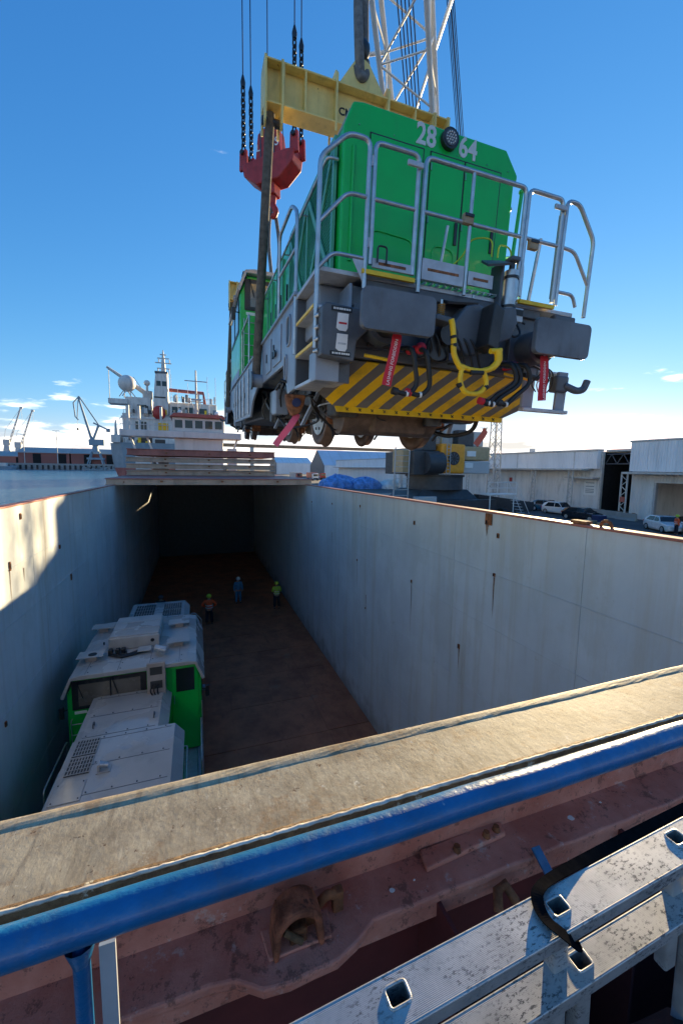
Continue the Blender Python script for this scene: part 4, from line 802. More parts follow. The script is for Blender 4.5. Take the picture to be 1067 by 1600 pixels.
        MB().tube([(.52, -.1, .83), (.86, -.12, .79)], .014, 8).build('yellow_lever', 'yellow', E_); MB().tube([(.86, .0, .86), (1.25, .05, .84)], .03, 8).build('cross_pipe', 'blackm', E_)
        MB().box(.60, .74, -.03, .06, 1.38, 1.52).build('socket_box', 'galvp', E_, bevel=.01); MB().box(.61, .73, -.036, -.031, 1.44, 1.5).build('socket_face', 'black', E_)
        MB().tube(curve([(.66, -.02, 1.38), (.66, -.1, 1.25), (.56, -.12, 1.2), (.5, -.05, 1.3)]), .012, 6).build('thin_hose', 'black', E_)
        for k in range(5): MB().tube(curve([(.93 + k * .05, .0, .98), (1.02 + k * .04, -.08, .9), (.95 + k * .07, -.04, .78), (1.05 + k * .04, .0, .7)]), .008, 5).build('wire', 'white' if k == 1 else 'blackm', E_)
        MB().tube(rpath([(1.45, .0, .80), (1.58, -.06, .74), (1.66, -.08, .76), (1.70, -.08, .86)], .06), [.04] * 12, 10).build('tow_hook', 'dkgrey', E_); MB().box(1.32, 1.5, -.02, .1, .72, .9).build('tow_bracket', 'dkgrey', E_, bevel=.02)
        MB().box(-1.0, -.45, -.02, .098, .96, 1.0).build('wire_tray', 'blackm', E_, bevel=.01); MB().box(1.2, 1.5, .0, .09, 1.36, 1.54).build('corner_block', 'dkgrey', E_, bevel=.02)
    # ---- cab
    cb = MB().prism([(-1.53, 1.64), (-1.53, 3.62), (-1.36, 4.06), (1.36, 4.06), (1.53, 3.62), (1.53, 1.64)], 7.45, 10.6).build('cab', 'green', L, bevel=.03)
    cr = MB().prism([(-1.62, 3.66), (-1.42, 4.13), (-1.2, 4.17), (1.2, 4.17), (1.42, 4.13), (1.62, 3.66), (1.55, 3.62), (1.38, 4.065), (-1.38, 4.065), (-1.55, 3.62)], 7.28, 10.78).build('cab_roof', 'roofgrey', L, bevel=.012)
    MB().box(-1.55, 1.55, 7.6, 10.5, 1.6, 1.82).build('cab_skirt', 'frame', cb, bevel=.01)
    for yf, sg in ((7.45, -1), (10.6, 1)):
        def fy(t): return (min(yf, yf + sg * t), max(yf, yf + sg * t))
        def fy2(t0, t1): return (min(yf + sg * t0, yf + sg * t1), max(yf + sg * t0, yf + sg * t1))
        wf = MB().box(-1.42, .22, *fy(.02), 3.24, 3.98).build('front_window', 'blackm', cb, bevel=.01)
        for x0, x1 in ((-1.28, -.60), (-.57, .08)):
            MB().box(x0, x1, *fy2(.0205, .026), 3.33, 3.88).build('pane', 'blind', wf)
        for xx in (-1.3, -.55): MB().tube([(xx, yf + sg * .05, 3.97), (xx + .12, yf + sg * .06, 3.55)], .01, 5).build('wiper', 'black', wf)
        MB().tube([(-.585, yf + sg * .04, 3.3), (-.585, yf + sg * .04, 3.96)], .015, 6).build('mullion', 'blackm', wf)
        MB().box(-1.38, -1.12, *fy(.006), 3.13, 3.2).build('name_plate', 'white', cb)
        dr = MB().box(.80, 1.46, *fy(.022), 1.66, 3.98).build('cab_door', 'green', cb, bevel=.012)
        MB().box(.91, 1.36, *fy2(.0225, .028), 3.3, 3.93).build('pane', 'glass', dr, bevel=.002); MB().tube(rpath([(.86, yf + sg * .02, 3.0), (.86, yf + sg * .07, 3.0), (.86, yf + sg * .07, 3.2), (.86, yf + sg * .02, 3.2)], .03), .012, 6).build('door_handle', 'galv', dr)
        ld = MB()
        for x in (-1.44, -1.02): ld.tube(rpath([(x, yf, 3.02), (x, yf + sg * .1, 3.02), (x, yf + sg * .1, 1.75), (x, yf, 1.75)], .03), .014, 6)
        for k in range(5): ld.tube([(-1.44, yf + sg * .1, 1.85 + k * .27), (-1.02, yf + sg * .1, 1.85 + k * .27)], .012, 6)
        ld.build('cab_ladder', G, cb)
        MB().tube([(1.53, yf + sg * .1, 1.75), (1.53, yf + sg * .1, 3.0)], .016, 6).build('grab_rail', G, cb)
    for sg in (-1, 1):
        X = sg * 1.532
        for y0, y1 in ((7.75, 8.75), (9.0, 10.3)):
            sw_ = MB().box(min(X, X + sg * .014), max(X, X + sg * .014), y0, y1, 2.75, 3.58).build('side_window', 'blackm', cb, bevel=.006); MB().box(min(X + sg * .0145, X + sg * .02), max(X + sg * .0145, X + sg * .02), y0 + .07, y1 - .07, 2.82, 3.51).build('pane', 'glass', sw_)
        mr = MB().tube([(X, 7.6, 3.2), (X + sg * .14, 7.55, 3.2)], .014, 6).build('mirror_arm', 'blackm', cb); MB().box(min(X + sg * .1, X + sg * .2), max(X + sg * .1, X + sg * .2), 7.52, 7.58, 3.0, 3.3).build('mirror', 'blackm', mr, bevel=.01)
    # column with cable trays on the cab front
    cl = MB().box(.26, .68, 7.18, 7.27, 2.95, 4.28).build('exhaust_column', 'beigebox', L, bevel=.01)
    for z in (3.0, 3.3, 3.62, 3.98): MB().box(.33, .61, 7.172, 7.179, z, z + .2).build('column_grille', 'blackgr', cl)
    for k in range(3): MB().tube(curve([(.40 + k * .06, 7.15, 3.75), (.34 + k * .08, 7.08, 3.62), (.42 + k * .05, 7.13, 3.4)]), .016, 6).build('column_cable', 'black', cl)
    MB().box(.26, .68, 7.27, 7.44, 2.95, 3.9).build('column_back', 'beigebox', cl)
    # roof equipment
    ac = MB().box(-.80, .46, 8.5, 10.05, 4.172, 4.52).build('air_conditioner', 'roofgrey', cr, bevel=.03)
    for k in range(3): MB().box(-.77, .43, 8.54 + k * .505, 9.02 + k * .505, 4.521, 4.55).build('top_panel', 'roofgrey', ac, bevel=.01)
    MB().tube([(.28, 8.498, 4.36), (.28, 8.49, 4.36)], .05, 12).build('fan_port', 'black', ac)
    for x, y in ((-1.12, 8.12), (-1.2, 10.1), (.95, 8.42), (.92, 9.85)):
        p_ = MB().box(x - .12, x + .12, y - .1, y + .1, 4.16, 4.3).build('antenna_stand', 'beigebox', cr, bevel=.01); MB().box(x - .30, x + .30, y - .2, y + .2, 4.301, 4.325).build('antenna_plate', 'roofgrey', p_, bevel=.008)
    MB().tube([(-1.08, 8.08, 4.326), (-1.08, 8.08, 4.335)], .1, 16).build('round_vent', 'black', cr); MB().box(-.05, .28, 8.05, 8.35, 4.25, 4.275).build('cover_plate', 'roofgrey', cr, bevel=.008)
    for k in range(5): MB().tube(curve([(-.75 + k * .1, 8.2 + k * .03, 4.2), (-.5 + k * .05, 8.0 + .03 * k, 4.21), (-.2, 8.02 + k * .04, 4.2), (.15, 8.2 + .05 * k, 4.22)]), .022, 6).build('roof_cable', 'black', cr)
    for x in (-.72, -.55, -.42): MB().box(x - .05, x + .05, 8.25, 8.4, 4.172, 4.3).build('valve_block', 'blackm', cr, bevel=.01)
    for k in range(2): MB().tube([(.40, 8.0 + k * .12, 4.3), (.68, 7.75 + k * .12, 4.3)], .07, 8).build('horn', 'galv', cr)
    for x in (-1.0, -.86, -.72): MB().tube([(x, 9.0, 4.175), (x, 9.0, 4.25)], .02, 6).build('stud', 'black', cr)
    # items on the hood tops
    def topgrille(x0, x1, y0, y1, z, par, nx=8):
        g = MB().box(x0, x1, y0, y1, z, z + .012).build('roof_grille', 'blackgr', par); b_ = MB()
        for i in range(nx + 1): x = x0 + (x1 - x0) * i / nx; b_.box(x - .007, x + .007, y0, y1, z + .012, z + .026)
        for i in range(5): y = y0 + (y1 - y0) * i / 4; b_.box(x0, x1, y - .007, y + .007, z + .0265, z + .034)
        b_.build('grille_bars', 'roofgrey', g)
    topgrille(-.86, -.46, 5.15, 5.62, 3.539, h1); topgrille(-.86, -.46, 4.62, 5.08, 3.539, h1); topgrille(.2, .86, 12.7, 13.35, 3.539, h3); topgrille(.2, .86, 13.45, 14.1, 3.539, h3); topgrille(-.8, -.1, 12.7, 14.1, 3.539, h3)
    hp_ = MB().box(-.92, -.45, 3.95, 4.45, 3.54, 3.556).build('roof_hatch', 'roofgrey', h1, bevel=.005)
    for x, y in ((-.88, 4.0), (-.49, 4.0), (-.88, 4.4), (-.49, 4.4)): MB().tube([(x, y, 3.556), (x, y, 3.566)], .012, 6).build('bolt', 'blackm', hp_)
    hb = MB().box(-.33, -.1, 4.52, 4.72, 3.54, 3.56).build('roof_bracket', 'roofgrey', h1); MB().box(-.31, -.27, 4.54, 4.70, 3.56, 3.70).build('bracket_ear', 'roofgrey', hb); MB().tube([(-.29, 4.62, 3.66), (-.14, 4.62, 3.62)], .05, 10).build('bracket_pin', 'galv', hb)
    for hh_, ya_, yb_, z_ in ((h1, 1.0, 5.6, 3.539), (h3, 10.8, 14.3, 3.539), (h2, 5.8, 7.3, 3.499)):
        k_ = int((yb_ - ya_) / .75)
        for i in range(k_ + 1):
            y = ya_ + (yb_ - ya_) * i / k_; x1_ = .9 if hh_ is not h2 else .55
            MB().box(-.84, x1_, y - .006, y + .006, z_, z_ + .003).build('roof_seam', 'dkgrey', hh_)
            for x in (-.78, -.4, .0, .4, .78):
                if x < x1_: MB().tube([(x, y + .05, z_), (x, y + .05, z_ + .012)], .014, 6).build('roof_bolt', 'dkgrey', hh_)
        for x in (-.7, .5): MB().tube(rpath([(x, ya_ + .3, z_), (x, ya_ + .3, z_ + .09), (x, ya_ + .42, z_ + .09), (x, ya_ + .42, z_)], .04), .014, 6).build('lifting_eye', 'dkgrey', hh_)
    for x in (-1.1, -.4, .3, 1.0):
        MB().box(x - .005, x + .005, 7.32, 8.4, 4.171, 4.176).build('roof_seam', 'dkgrey', cr)
        for y in (7.4, 7.7, 10.3, 10.6): MB().tube([(x + .05, y, 4.17), (x + .05, y, 4.184)], .016, 6).build('roof_bolt', 'dkgrey', cr)
    # ---- bogies
    def bogie(yc, mir=1):
        B = empty('bogie', (0, yc, 0), parent=L)
        for sg in (-1, 1):
            MB().prism([(-1.75, .60), (-1.55, .78), (-.65, .78), (-.4, .62), (.4, .62), (.65, .78), (1.55, .78), (1.75, .60), (1.6, .5), (.7, .62), (.35, .42), (-.35, .42), (-.7, .62), (-1.6, .5)], sg * .98, sg * 1.12, 'x').build('side_frame', 'bogie', B, bevel=.02)
            for dy in (-1.1, 1.1):
                MB().box(min(sg * .92, sg * 1.16), max(sg * .92, sg * 1.16), dy - .16, dy + .16, .36, .66).build('axle_box', 'bogie', B, bevel=.03)
                MB().tube([(sg * 1.17, dy, .5), (sg * 1.21, dy, .5)], .12, 14).build('axle_cap', 'dkgrey', B)
                for d2 in (-.27, .27):
                    MB().tube([(sg * 1.06 + .075 * math.cos(a * .7), dy + d2 + .075 * math.sin(a * .7), .62 + a * .0062) for a in range(46)], .017, 5).build('coil_spring', 'blackm', B)
                MB().bar((sg * 1.2, dy + .1, .62), (sg * 1.3, dy + .55, .95), .05, .05).build('damper', 'blackm', B); MB().bar((sg * 1.18, dy - .35, .25), (sg * 1.05, dy - .75, .7), .05, .03).build('brake_hanger', 'frame', B); MB().box(min(sg * .62, sg * .9), max(sg * .62, sg * .9), dy - .66, dy - .56, .28, .66).build('brake_block', 'rusty', B, bevel=.01)
                MB().tube(curve([(sg * 1.1, dy - .6, .9), (sg * 1.12, dy - .66, .5), (sg * .85, dy - .62, .25), (sg * .78, dy - .55, .12)]), .018, 6).build('sand_pipe', 'blackm', B)
            MB().box(min(sg * 1.15, sg * 1.36), max(sg * 1.15, sg * 1.36), -.35, .05, .45, .85).build('sand_box', 'frame', B, bevel=.02); MB().box(min(sg * 1.13, sg * 1.32), max(sg * 1.13, sg * 1.32), .2, .5, .5, .88).build('junction_box', 'dkgrey', B, bevel=.02)
            for k in range(4): MB().tube(curve([(sg * 1.25, -.5 + .1 * k, .98), (sg * 1.3, -.42 + .1 * k, .7 - .05 * k), (sg * 1.2, -.2 + .12 * k, .42), (sg * 1.1, -.05 + .1 * k, .62)]), .014, 5).build('cable', 'black', B)
        for dy in (-1.1, 1.1):
            ws = empty('wheelset', (0, dy, .5), parent=B)
            MB().tube([(-.9, 0, 0), (.9, 0, 0)], .085, 14).build('axle', 'motor', ws)
            for sg in (-1, 1):
                wx = sg * .80; pf = [(.0, .03), (.16, .03), (.18, .015), (.36, .01), (.40, .05), (.49, .055), (.50, .05), (.505, -.06), (.535, -.065), (.53, -.09), (.40, -.09), (.36, -.03), (.18, -.02), (.0, -.03)]
                mb = MB(); nseg = 32; vs = []; fs = []
                for (r_, h_) in pf:
                    for j in range(nseg): vs.append((wx + sg * h_, r_ * math.cos(6.2832 * j / nseg), r_ * math.sin(6.2832 * j / nseg)))
                for i in range(len(pf) - 1): fs += [(i * nseg + j, i * nseg + (j + 1) % nseg, (i + 1) * nseg + (j + 1) % nseg, (i + 1) * nseg + j) for j in range(nseg)]
                mb.add(vs, fs, True); mb.build('wheel', 'wheel', ws)
                dsc = MB(); dsc.tube([(wx - sg * .091, 0, 0), (wx - sg * .098, 0, 0)], .34, 28); dsc.tube([(wx + sg * .05, 0, 0), (wx + sg * .055, 0, 0)], .36, 28)
                dsc.build('brake_disc', 'tread', ws); bl = MB()
                for j in range(10): a = 6.2832 * j / 10; bl.tube([(wx - sg * .098, .26 * math.cos(a), .26 * math.sin(a)), (wx - sg * .106, .26 * math.cos(a), .26 * math.sin(a))], .022, 7); bl.tube([(wx + sg * .056, .28 * math.cos(a), .28 * math.sin(a)), (wx + sg * .066, .28 * math.cos(a), .28 * math.sin(a))], .022, 7)
                bl.build('disc_bolts', 'blackm', ws)
            my = .48 if dy < 0 else -.48
            MB().tube([(-.5, my, .02), (.42, my, .02)], .34, 20).build('traction_motor', 'motor', ws); MB().box(-.56, .0, my - .30, my + .30, -.33, .1).build('gear_case', 'bogie', ws, bevel=.05); MB().box(.02, .48, -.3 if dy < 0 else -.1, .1 if dy < 0 else .3, -.2, .2).build('motor_nose', 'motor', ws, bevel=.05)
            MB().tube([(-.62, -.62 if dy < 0 else .62, -.05), (.62, -.62 if dy < 0 else .62, -.05)], .05, 8).build('brake_beam', 'bogie', ws); MB().box(-.35, .25, -.85 if dy < 0 else .55, -.6 if dy < 0 else .8, -.12, .28).build('brake_unit', 'bogie', ws, bevel=.03)
        MB().box(-.98, .98, -.3, .3, .55, .95).build('bolster', 'bogie', B, bevel=.03); MB().box(-.98, .98, -1.8, -1.62, .5, .68).build('end_beam', 'bogie', B, bevel=.02); MB().box(-.98, .98, 1.62, 1.8, .5, .68).build('end_beam', 'bogie', B, bevel=.02)
        return B
    bogie(3.3); bogie(11.9)
    MB().tube(curve([(.9, .75, .55), (.95, .95, .28), (.78, 1.2, .2), (.72, 1.5, .24)]), .03, 8).build('flange_hose', 'black', L); MB().box(.5, .85, .75, 1.05, .35, .62).build('air_dryer', 'blackm', L, bevel=.04); MB().tube([(.3, .9, .3), (.3, .9, .62)], .12, 14).build('oil_filter', 'blackm', L)
    MB().tube([(-.85, 1.25, .40), (.45, 1.25, .40)], .25, 18).build('final_drive', 'motor', L); MB().box(-.5, .3, 1.0, 1.5, .18, .55).build('drive_housing', 'motor', L, bevel=.06); MB().box(-1.0, -.7, .9, 1.3, .35, .8).build('sand_hopper', 'bogie', L, bevel=.03)
    rq = random.Random(21)
    for k in range(34):
        x = rq.uniform(-1.25, 1.2); y = rq.uniform(.55, 1.5); z = rq.uniform(.35, .85); p0 = Vector((x, y, z)); pp_ = [p0]
        for j in range(3): p0 = p0 + Vector((rq.uniform(-.3, .3), rq.uniform(-.05, .35), rq.uniform(-.16, .14))); p0.z = max(.2, p0.z); pp_.append(p0)
        MB().tube(curve(pp_, 5), rq.choice((.010, .014, .02)), 6).build('under_pipe', rq.choice(('black', 'blackm', 'bogie', 'motor', 'galv')), L)
    for k in range(20):
        x = rq.choice((-1, 1)) * rq.uniform(1.0, 1.34); y = rq.uniform(1.6, 4.9); z = rq.uniform(.55, 1.0); p0 = Vector((x, y, z)); pp_ = [p0]
        for j in range(3): p0 = p0 + Vector((rq.uniform(-.08, .08), rq.uniform(.0, .3), rq.uniform(-.25, .1))); p0.z = max(.22, p0.z); pp_.append(p0)
        MB().tube(curve(pp_, 5), rq.choice((.010, .014, .022)), 6).build('bogie_hose', rq.choice(('black', 'blackm', 'bogie')), L)
    for x, m_ in ((-.25, 'blackm'), (-.15, 'navyvalve'), (.66, 'ribbon'), (.70, 'navyvalve')): MB().tube([(x, .08, .93), (x, -.1, .93)], .035, 10).build('air_cock', m_, L)
    for k in range(7): MB().tube(curve([(-.45 + .06 * k, .05, 1.30 - .03 * k), (-.42 + .08 * k, -.12, 1.1), (-.38 + .1 * k, -.10, .95 - .02 * k), (-.5 + .13 * k, .0, .88)]), .012, 6).build('gear_hose', 'black', L)
    return L
M['bufferplate'] = mat('buffer_plate', (0.115, 0.13, 0.155), 0.42, 0.1, var=0.18, vs=3, dirt=0.45)
M['spring'] = mat('spring_bronze', (0.45, 0.22, 0.06), 0.4, 0.6)
M['navyvalve'] = mat('navy_valve', (0.015, 0.03, 0.10), 0.4)
M['beigebox'] = mat('beige_box', (0.40, 0.34, 0.30), 0.55, var=0.1)
M['blackgr'] = mat('grille_dark', (0.05, 0.05, 0.05), 0.6)
loco = locomotive()
tag(loco, 'green locomotive numbered 28 64 hanging nose-on from the cranes', 'locomotive', 'green shunting locomotives')
LQ = Quaternion(Vector((0.0694, 0.0057, -0.0138)).normalized(), Vector((0.0694, 0.0057, -0.0138)).length)
LM = Matrix.Translation(EYE) @ LQ.to_matrix().to_4x4() @ Matrix.Translation((2.5, 3.75, -.05))
loco.rotation_mode = 'QUATERNION'; loco.rotation_quaternion = LQ; loco.location = LM.translation
lo2 = copy_tree(loco); lo2.rotation_mode = 'XYZ'; lo2.rotation_euler = (0, 0, 0); lo2.location = (-1.52, 3.38, ZF + .02)
tag(lo2, 'green locomotive with grey roof already standing on the hold floor', 'locomotive', 'green shunting locomotives')
def lw(x, y, z): return LM @ Vector((x, y, z))

# ================================================================== LIFTING GEAR
def spreader(ly, zc0, label, letters):
    e = empty('spreader_beam'); e.rotation_mode = 'QUATERNION'; e.rotation_quaternion = LQ; e.location = lw(0, ly, zc0); tag(e, label, 'spreader beam', 'yellow spreader beams')
    MB().box(-1.52, 1.55, -.02, .02, -.27, .25).build('web', 'beam', e); MB().box(-1.54, 1.57, -.17, .17, .251, .275).build('top_flange', 'beam', e, bevel=.006); MB().box(-1.52, 1.55, -.17, .17, -.295, -.271).build('bottom_flange', 'beam', e, bevel=.006)
    for x in (-1.25, -.92, -.42, .44, .95, 1.28): MB().box(x - .012, x + .012, -.165, .165, -.27, .25).build('stiffener', 'beam', e)
    for x in (-1.53, -1.28, 1.3, 1.56):
        MB().prism([(-.20, -.55), (-.24, -.30), (-.22, .26), (-.17, .30), (.17, .30), (.22, .26), (.24, -.30), (.20, -.55), (.1, -.60), (.08, -.30), (-.08, -.30), (-.1, -.60)], x - .014, x + .014, 'x').build('end_cheek', 'beam', e)
    for x in (-.43, .45):
        MB().prism([(-.19, -.42), (-.19, .36), (-.11, .45), (.11, .45), (.19, .36), (.19, -.42), (.172, -.42), (.172, .26), (-.172, .26), (-.172, -.42)], x - .016, x + .016, 'x').build('saddle_plate', 'beam', e)
    for y in (-.07, .07):
        ring = [(.10 * math.cos(R(a)), .52 + .12 * math.sin(R(a))) for a in range(-90, 271, 30)]
        lug = MB().prism([(-.40, .276), (.44, .276), (.12, .70), (.05, .74), (-.06, .74), (-.13, .68)], y - .016, y + .016).build('lifting_lug', 'beam', e)
        MB().tube([(.0 + .085 * math.cos(a * .3927), y, .53 + .13 * math.sin(a * .3927)) for a in range(16)], .014, 6, closed=True).build('lug_rim', 'beam', lug)
    for x in (-1.4, 1.43): MB().tube([(x - .16, 0, -.45), (x + .16, 0, -.45)], .06, 12).build('end_pin', 'blackm', e)
    if letters: text('letters', letters, .15, 'black', e, face_mat((-.235, -.0215, -.02), (1, 0, 0), (0, 0, 1)), bold=.004)
    return e
sb1 = spreader(3.42, 5.29, 'yellow spreader beam above the roof of the hanging locomotive nose', 'CM')
sb2 = spreader(11.6, 4.95, 'yellow spreader beam far back behind the locomotive cab', None)
def sling(label, pts, r, m='sling', flat=.6):
    o = MB().tube(curve(pts, 6), r, 10).build('lifting_sling', m); return tag(o, label, 'sling', 'lifting slings')
def sl(p, q_, sag=0): return [p, (p + q_) / 2 + Vector((sag, 0, 0)), q_]
sling('thick brown round sling hanging from the left end of the nearer yellow beam', sl(lw(-1.43, 3.42, 4.95), lw(-1.6, 3.6, .96)), .075)
sling('round sling on the far right side of the locomotive from the nearer beam', sl(lw(1.43, 3.42, 4.95), lw(1.6, 3.6, .96)), .085)
sling('thin brown sling hanging from the left end of the far yellow beam', sl(lw(-1.43, 11.6, 4.6), lw(-1.6, 11.65, .96)), .085)
sling('round sling on the far right side of the locomotive from the far beam', sl(lw(1.43, 11.6, 4.6), lw(1.6, 11.65, .96)), .085)
ctr = lw(0, 3.42, 5.9)
tops = Vector((ctr.x - .1, ctr.y + .5, 26))
ms_ = empty('main_sling', ctr); tag(ms_, 'twisted dark grey sling holding the nearer yellow beam by its lug', 'sling')
MB().tube([Vector(p) - ctr for p in curve([ctr + Vector((-.02, -.05, -.1)), ctr + Vector((-.07, -.1, .3)), ctr + Vector((-.06, 0, 1.2)), ctr + Vector((-.03, .08, 3)), tops])], .075, 10).build('sling_leg', 'strapgrey', ms_)
MB().tube([Vector(p) - ctr for p in curve([ctr + Vector((.03, .05, -.1)), ctr + Vector((.09, .06, .25)), ctr + Vector((.05, .0, 1.0)), ctr + Vector((.10, .1, 2.6)), tops + Vector((.08, .05, 0))])], .07, 10).build('sling_leg', 'strapgrey', ms_)
MB().tube(curve([(-.10, -.04, .0), (-.02, -.08, -.14), (.09, -.03, -.02), (.10, .03, .2)]), .07, 10).build('sling_loop', 'strapgrey', ms_); MB().sphere((.02, -.05, .30), .12, (1, .8, 1.3), 10, 8).build('shackle_wrap', 'blackm', ms_)
# red hook block
hk = empty('hook_block', (2.62, 14.55, 15.45), R(-44.4)); tag(hk, 'red crane hook block with chains beside the yellow beam', 'hook block')
MB().prism([(-.52, .18), (-.42, .95), (-.12, 1.08), (.34, .95), (.46, .18)], -.22, .22).build('block_body', 'red', hk, bevel=.03)
MB().prism([(-1.02, .12), (-.95, -.25), (-.45, -.62), (.45, -.62), (.95, -.25), (1.02, .12), (.7, .17), (-.7, .17)], -.30, .30).build('cross_beam', 'red', hk, bevel=.04)
for x in (-1.0, .98):
    MB().prism([(x - .16, 0), (x - .14, .62), (x + .14, .62), (x + .16, 0)], -.26, -.16).build('arm', 'red', hk, bevel=.02); MB().prism([(x - .16, 0), (x - .14, .62), (x + .14, .62), (x + .16, 0)], .16, .26).build('arm', 'red', hk, bevel=.02)
    MB().tube([(x, -.34, .52), (x, .34, .52)], .07, 10).build('arm_pin', 'blackm', hk)
MB().box(-.2, .2, -.2, .2, -.95, -.6).build('swivel', 'red', hk, bevel=.03); MB().tube([(0, 0, -.9), (0, 0, -1.2)], [.15, .11], 12).build('shank', 'red', hk)
MB().tube(curve([(0, 0, -1.15), (.05, 0, -1.28), (.13, 0, -1.40), (.08, 0, -1.54), (-.06, 0, -1.55), (-.13, 0, -1.45)]), [.11] * 10 + [.10] * 10 + [.09] * 10 + [.06] * 10 + [.03], 10).build('hook', 'red', hk)
for x in (-.3, .22): MB().box(x - .02, x + .02, -.235, -.221, .2, 1.0).build('body_rib', 'dkgrey', hk)
text('letter', 'L', .32, 'white', hk, face_mat((-.40, -.223, .52), (1, 0, 0), (0, 0, 1)), bold=.004); text('letter', 'S', .36, 'white', hk, face_mat((.32, -.223, .52), (1, 0, 0), (0, 0, 1)), bold=.004)
MB().tube(curve([(-.1, -.1, 1.05), (.2, -.1, 1.5), (.45, -.15, 1.3), (.55, -.2, .7), (.6, -.25, .2)]), .013, 5).build('signal_cable', 'black', hk)
hc = hk.matrix_basis
HM = Matrix.Translation((2.62, 14.55, 15.45)) @ Matrix.Rotation(R(-44.4), 4, 'Z')
link = MB().tube(rpath([(-.06, 0, -.115), (.06, 0, -.115), (.06, 0, .115), (-.06, 0, .115)], .058, 4, True), .027, 8, closed=True).mesh('chain_link'); link.materials.append(M['blackm'])
for k, (x, y, nn, w_) in enumerate(((-1.0, -.21, 11, 'leftmost steel chain and cable above the red hook block'), (-1.0, .21, 11, 'second steel chain from the left above the hook block'), (.98, -.21, 15, 'third steel chain from the left, passing behind the yellow beam'), (.98, .21, 15, 'rightmost steel chain and cable above the red hook block'))):
    p0 = HM @ Vector((x, y, .60)); ch = empty('hoist_chain', p0); tag(ch, w_, 'chain', 'chains of the red hook block')
    for i in range(nn):
        o = bpy.data.objects.new('link', link); C.objects.link(o); o.parent = ch; o.location = (0, 0, .1 + i * .172); o.rotation_euler = (0, 0, R(90 * (i % 2) + 30))
    zt_ = .1 + nn * .172
    MB().tube([(0, 0, zt_ - .05), (0, 0, zt_ + .1), (0, 0, zt_ + .32)], [.07, .085, .03], 10).build('rope_socket', 'blackm', ch)
    MB().tube([(0, 0, zt_ + .3), (0, 0, 24)], .018, 6).build('cable', 'cable', ch)
o = MB().tube([(2.45, 14.4, 16.4), (2.45, 14.4, 38)], .016, 6).build('hoist_cable', 'cable'); tag(o, 'single thin cable above the red hook block between the chain pairs', 'cable')
hb_ = HM @ Vector((0, 0, -1.42)); rb = lw(0, 11.6, 5.5)
o = MB().tube(curve([rb + Vector((-.08, 0, 0)), (rb + hb_) / 2 + Vector((-.16, 0, .1)), hb_ + Vector((-.06, 0, 0)), hb_ + Vector((.08, 0, 0)), (rb + hb_) / 2 + Vector((.2, 0, .1)), rb + Vector((.1, 0, 0))]), .06, 8).build('hook_sling', 'strapgrey'); tag(o, 'dark sling looped from the red hook to the far beam', 'sling')
# warning ribbons
def ribbon(label, p, d, ln, wd, m='ribbon', txt=None, curl=.04, up_=(0, -1, 0)):
    e = empty('warning_ribbon', p); tag(e, label, 'ribbon', 'red warning ribbons'); d = Vector(d).normalized(); nrm = Vector(up_); nrm = (nrm - d * nrm.dot(d)).normalized(); sd_ = d.cross(nrm)
    secs = []
    for i in range(13):
        t = i / 12; c = d * ln * t + nrm * curl * math.sin(t * 5) ; wv = wd / 2 * (.8 if i == 0 else 1)
        secs.append([c - sd_ * wv, c + sd_ * wv, c + sd_ * wv + nrm * .004, c - sd_ * wv + nrm * .004])
    MB().loft(secs, smooth=False).build('ribbon_band', m, e); MB().tube([(-.02, 0, .03), (.0, -.01, 0), (.02, 0, .03)], .008, 5).build('ribbon_ring', 'galv', e)
    if txt: text('lettering', txt, ln * .088, 'white', e, face_mat(d * ln * .56 + nrm * (curl + .006), -d, sd_ if sd_.dot(Vector((1, 0, 0))) < 0 else -sd_), extrude=.001)
    return e
down = LQ.to_matrix() @ Vector((0, 0, -1)); outw = LQ.to_matrix() @ Vector((0, -1, 0))
ribbon('red lashing forbidden ribbon hanging under the left buffer', lw(-.85, -.32, 1.02), down + Vector((-.17, 0, 0)), .46, .09, txt='LASHING FORBIDDEN', curl=.01, up_=outw)
ribbon('red lashing forbidden ribbon hanging under the right buffer', lw(.80, -.32, 1.0), down + Vector((.12, 0, 0)), .44, .105, txt='LASHING FORBIDDEN', curl=.012, up_=outw)
ribbon('pink ribbon blown sideways from the rusty bracket by the left front wheel', lw(-1.42, 1.05, .36), Vector((-.5, .1, -.75)), .46, .075, 'pink', None, .05, up_=outw)
ribbon('dull red ribbon on a ring below the right end of the striped plough', lw(.92, .62, .28), Vector((-.35, 0, -.5)), .24, .085, 'shipred', None, .01, up_=outw)
bk_ = empty('lashing_bracket', lw(-1.46, 1.05, .52)); tag(bk_, 'rusty orange lashing bracket under the left front corner of the hanging locomotive', 'bracket')
MB().prism([(-.12, .05), (.12, .05), (.1, -.06), (.05, -.16), (-.04, -.2), (-.1, -.08)], -.06, .05).build('bracket_body', 'lug_orange' if 'lug_orange' in M else 'rusty', bk_, bevel=.02); MB().tube([(0, -.09, -.05), (0, .06, -.05)], .05, 12).build('bracket_hole', 'navyvalve', bk_)

